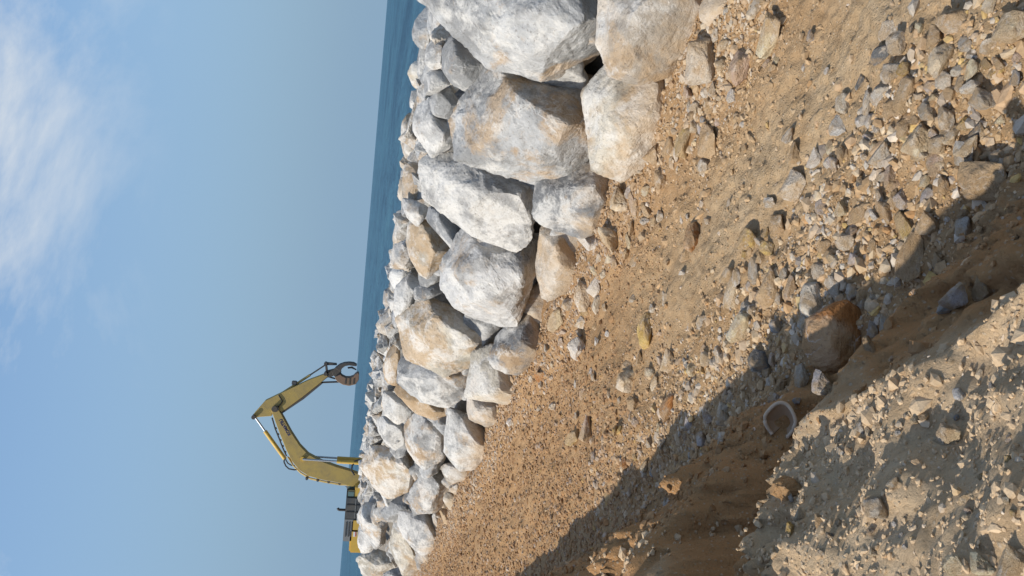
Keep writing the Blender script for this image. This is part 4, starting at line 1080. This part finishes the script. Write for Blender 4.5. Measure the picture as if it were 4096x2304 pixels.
# hydraulic pipes and hoses along the back of the boom
for k, off in enumerate((10, 18, 27)):
    tube('hydraulic_pipe', [lp(300 + off * .6, 668 + off, -.2 + .2 * k), lp(340, 722 + off, -.2 + .2 * k), lp(390, 770 + off, -.2 + .2 * k), lp(450, 806 + off, -.2 + .2 * k), lp(540, 826 + off, -.2 + .2 * k), lp(640, 843 + off, -.2 + .2 * k), lp(700, 860 + off * .4, -.2 + .2 * k)], .035, M_YEL, exc, 8)
for k in range(4):
    q = lp(430 + 70 * k, 818 + 10 * k)
    box('pipe_clamp', (q[0] - .09, -.28, q[2] - .07), (q[0] + .09, .28, q[2] + .07), M_STEEL)
tube('hydraulic_hose', [lp(285,700,-.1), lp(283,715,-.1), lp(295,742,-.1), lp(315,760,-.1), lp(350,766,-.1), lp(375,762,-.1)], .04, M_BLACK, exc, 8)
tube('hydraulic_hose', [lp(290,690,.15), lp(292,708,.15), lp(305,730,.15), lp(325,742,.15), lp(350,745,.15)], .035, M_BLACK, exc, 8)
tube('hydraulic_hose', [lp(208,430,-.2), lp(228,500,-.2), lp(252,560,-.2), lp(275,620,-.2), lp(300,675,-.2)], .04, M_BLACK, exc, 8)
tube('hydraulic_hose', [lp(250,285,-.26), lp(262,305,-.27), lp(275,325,-.27), lp(262,345,-.27), lp(245,360,-.27)], .03, M_BLACK, exc, 8)
tube('hydraulic_hose', [lp(770,690,-.5), lp(740,700,-.5), lp(720,730,-.5), lp(715,760,-.5), lp(735,790,-.5)], .045, M_BLACK, exc, 8)
for k in range(5):
    q = lp(232 + 15 * k, 500 + 38 * k)
    box('hose_clamp', (q[0] - .05, -.25, q[2] - .05), (q[0] + .05, .0, q[2] + .05), M_STEEL)
# linkage and grapple
link_bar = plate('linkage', [(545,78),(556,76),(566,150),(552,153)], -.2, .2, M_STEEL, exc, .005)
plate('linkage', [(552,84),(560,78),(620,84),(622,96),(560,96)], -.16, .16, M_STEEL, exc, .005)
rod('linkage_pin', (lp(550,86)[0], -.3, lp(550,86)[2]), (lp(550,86)[0], .3, lp(550,86)[2]), .09, M_STEEL)
plate('arm_tip', [(540,150),(565,130),(610,118),(628,140),(600,165),(560,175),(530,200)], -.2, .2, M_STEEL, exc, .01)
rod('thumb_rod', lp(522,208), lp(662,203), .05, M_BLACK)
rod('thumb_rod', lp(560,170,.1), lp(610,185,.1), .045, M_STEEL)
grap = plate('grapple', [(590,135),(612,112),(640,118),(650,140),(640,165),(612,172),(596,155)], -.30, .30, M_STEEL, exc, .01)
def arc(c, r, a0, a1, n=14):
    return [(c[0] + r * math.cos(math.radians(a0 + (a1 - a0) * i / n)), c[1] + r * math.sin(math.radians(a0 + (a1 - a0) * i / n))) for i in range(n + 1)]
C0 = (697, 128)
for y0, y1 in ((-.42, -.22), (-.06, .10), (.24, .42)):
    out = [(612,112),(640,90),(668,80),(700,77),(730,80),(750,92),(748,100)]
    inn = [(728,98),(700,94),(675,99),(655,114),(646,135)]
    plate('tine', out + inn, y0, y1, M_STEEL, grap, .008)
out = [(748,100),(740,108),(720,104)]
for y0, y1 in ((-.16, -.08),):
    plate('tine_tip', [(690,108),(720,104),(748,122),(744,128),(715,116),(692,118)], y0, y1, M_STEEL, grap, .004)
thumb = plate('grapple_jaw', [(612,165),(645,150),(658,162),(680,172),(705,172),(728,164),(742,148),(758,140),(764,150),(762,185),(742,214),(700,224),(660,216),(628,198),(612,180)], -.48, .48, M_RUST, exc, .02)
for k in range(3):
    a = 672 + 26 * k
    plate('wear_bar', [(a, 214 - 4 * abs(k - 1)), (a + 9, 216 - 4 * abs(k - 1)), (a + 12, 178), (a + 4, 178)], -.50, -.48, M_STEEL, thumb, 0)
# upper structure
zt = lambda cx, cy: lp(cx, cy)[2]
xl = lambda cx, cy: lp(cx, cy)[0]
box('engine_housing', (xl(700,1038), -1.45, 1.25), (xl(700,905), 1.45, zt(680,970)), M_GREY)
for k in range(2):
    xx = xl(700, 1038 - 44 * (k + 1))
    box('panel_seam', (xx - .02, -1.475, 1.3), (xx + .02, -1.455, zt(686,970)), M_BLACK, exc, .004)
box('panel_seam', (xl(700,1032), -1.475, zt(742,970) - .02), (xl(700,910), -1.457, zt(742,970) + .02), M_LGREY, exc, .004)
box('rear_cover', (xl(700,1180), -1.42, 1.7), (xl(700,1040), 1.42, zt(668,1110)), M_LGREY)
for k in range(3):
    zz_ = zt(668,1110) - .12 - .15 * k
    box('louvre', (xl(700,1150), -1.45, zz_ - .03), (xl(700,1060), -1.42, zz_ + .03), M_GREY, exc, .004)
box('side_panel', (xl(700,1108), -1.50, 1.25), (xl(700,1042), -1.44, zt(724,1075)), M_YEL2)
cw = box('counterweight', (xl(700,1248), -1.50, 1.1), (xl(700,1106), 1.50, zt(706,1175)), M_YEL2, exc, .08)
st = box('warning_sticker', (xl(700,1145), -1.512, zt(748,1130)), (xl(700,1116), -1.502, zt(728,1130)), M_WHITE, cw, .001)
box('sticker_band', (xl(700,1144), -1.516, zt(746,1130)), (xl(700,1117), -1.512, zt(740,1130)), M_RED, st, .0005)
cab = box('cab', (xl(700,903), .45, 1.3), (xl(700,868), 1.45, zt(682,885)), M_LGREY)
box('cab_window', (xl(700,901), .43, 1.9), (xl(700,870), .445, zt(692,885)), M_GLASS, cab, .003)
box('tool_box', (xl(700,903), -1.40, 1.25), (xl(700,838), -.5, zt(738,870)), M_YEL2)
box('front_guard', (xl(700,900), -1.42, zt(736,880)), (xl(700,868), -1.0, zt(696,880)), M_GLASS)
pz = zt(676, 1000)
tube('exhaust_pipe', [(xl(676,1008), -.6, pz - .1), (xl(676,1008), -.6, zt(640,1008)), (xl(636,1004), -.6, zt(633,1004)), (xl(630,996), -.6, zt(630,992))], .075, M_BLACK, exc, 12)
rail = [lp(672,1180,-1.3), lp(655,1180,-1.3), lp(655,1060,-1.3), lp(672,1060,-1.3)]
tube('antenna', [lp(700,900,.9), lp(672,899,.9)], .012, M_BLACK, exc, 6)
box('turntable', (-1.1, -1.1, .95), (1.1, 1.1, 1.32), M_STEEL)
for sy in (-1.35, 1.35):
    bm = bmesh.new()
    prof = []
    for i in range(12):
        a = math.pi / 2 + math.pi * i / 11
        prof.append((-2.0 + .48 * math.cos(a), .49 + .48 * math.sin(a)))
    for i in range(12):
        a = -math.pi / 2 + math.pi * i / 11
        prof.append((2.0 + .48 * math.cos(a), .49 + .48 * math.sin(a)))
    va = [bm.verts.new((a, sy - .32, b)) for a, b in prof]
    f = bm.faces.new(va)
    r = bmesh.ops.extrude_face_region(bm, geom=[f])
    for g in r['geom']:
        if isinstance(g, bmesh.types.BMVert):
            g.co.y = sy + .32
    bmesh.ops.recalc_face_normals(bm, faces=bm.faces)
    tr = bm_obj('crawler_track', bm, M_STEEL, exc)
# maker's name on the boom
fc = bpy.data.curves.new('lettering', 'FONT')
fc.body = 'KOMATSU'
fc.align_x, fc.align_y = 'CENTER', 'CENTER'
fc.size, fc.extrude = .40, .004
fc.offset = .012
ft = bpy.data.objects.new('tmp', fc)
COL.objects.link(ft)
dg = bpy.context.evaluated_depsgraph_get()
lm = bpy.data.meshes.new_from_object(ft.evaluated_get(dg))
bpy.data.objects.remove(ft)
lm.materials.clear()
lm.materials.append(M_BLUE)
lt = link(bpy.data.objects.new('lettering', lm), boom)
pa, pb = lp(322, 540), lp(262, 440)
an = math.atan2(pb[2] - pa[2], pb[0] - pa[0])
lt.location = ((pa[0] + pb[0]) / 2, -.330, (pa[2] + pb[2]) / 2)
lt.rotation_euler = (math.radians(90), 0, 0)
lt.rotation_euler = (Matrix.Rotation(-an, 3, 'Y') @ Matrix.Rotation(math.radians(90), 3, 'X')).to_euler()
wd = max(v.co.x for v in lm.vertices) - min(v.co.x for v in lm.vertices)
f_ = math.hypot(pb[0] - pa[0], pb[2] - pa[2]) / wd
lt.scale = (f_, f_ * 1.05, 1)

# ------------------------------------------------------------------ look-alikes: told apart by their distance from the viewer
by = {}
for o in COL.objects:
    if o.parent is None and 'label' in o and 'category' in o:
        by.setdefault(o['label'], []).append(o)
ORD = ['', 'second', 'third', 'fourth', 'fifth', 'sixth', 'seventh', 'eighth', 'ninth', 'tenth', 'eleventh', 'twelfth', 'thirteenth', 'fourteenth', 'fifteenth', 'sixteenth', 'seventeenth', 'eighteenth', 'nineteenth', 'twentieth'] + [f'{a}-{b}' for a in ('twenty', 'thirty', 'forty', 'fifty') for b in ('first', 'second', 'third', 'fourth', 'fifth', 'sixth', 'seventh', 'eighth', 'ninth', 'tenth')]
for lab, os_ in by.items():
    if len(os_) < 2:
        continue
    os_.sort(key=lambda o: (Vector(o.location) - cam.location).length)
    for i, o in enumerate(os_):
        if len(os_) == 2:
            pre = ('nearer ', 'farther ')[i]
        else:
            pre = (ORD[min(i, len(ORD) - 1)] + ' nearest ').lstrip()
        o['label'] = ' '.join((pre + lab).split()[:16])
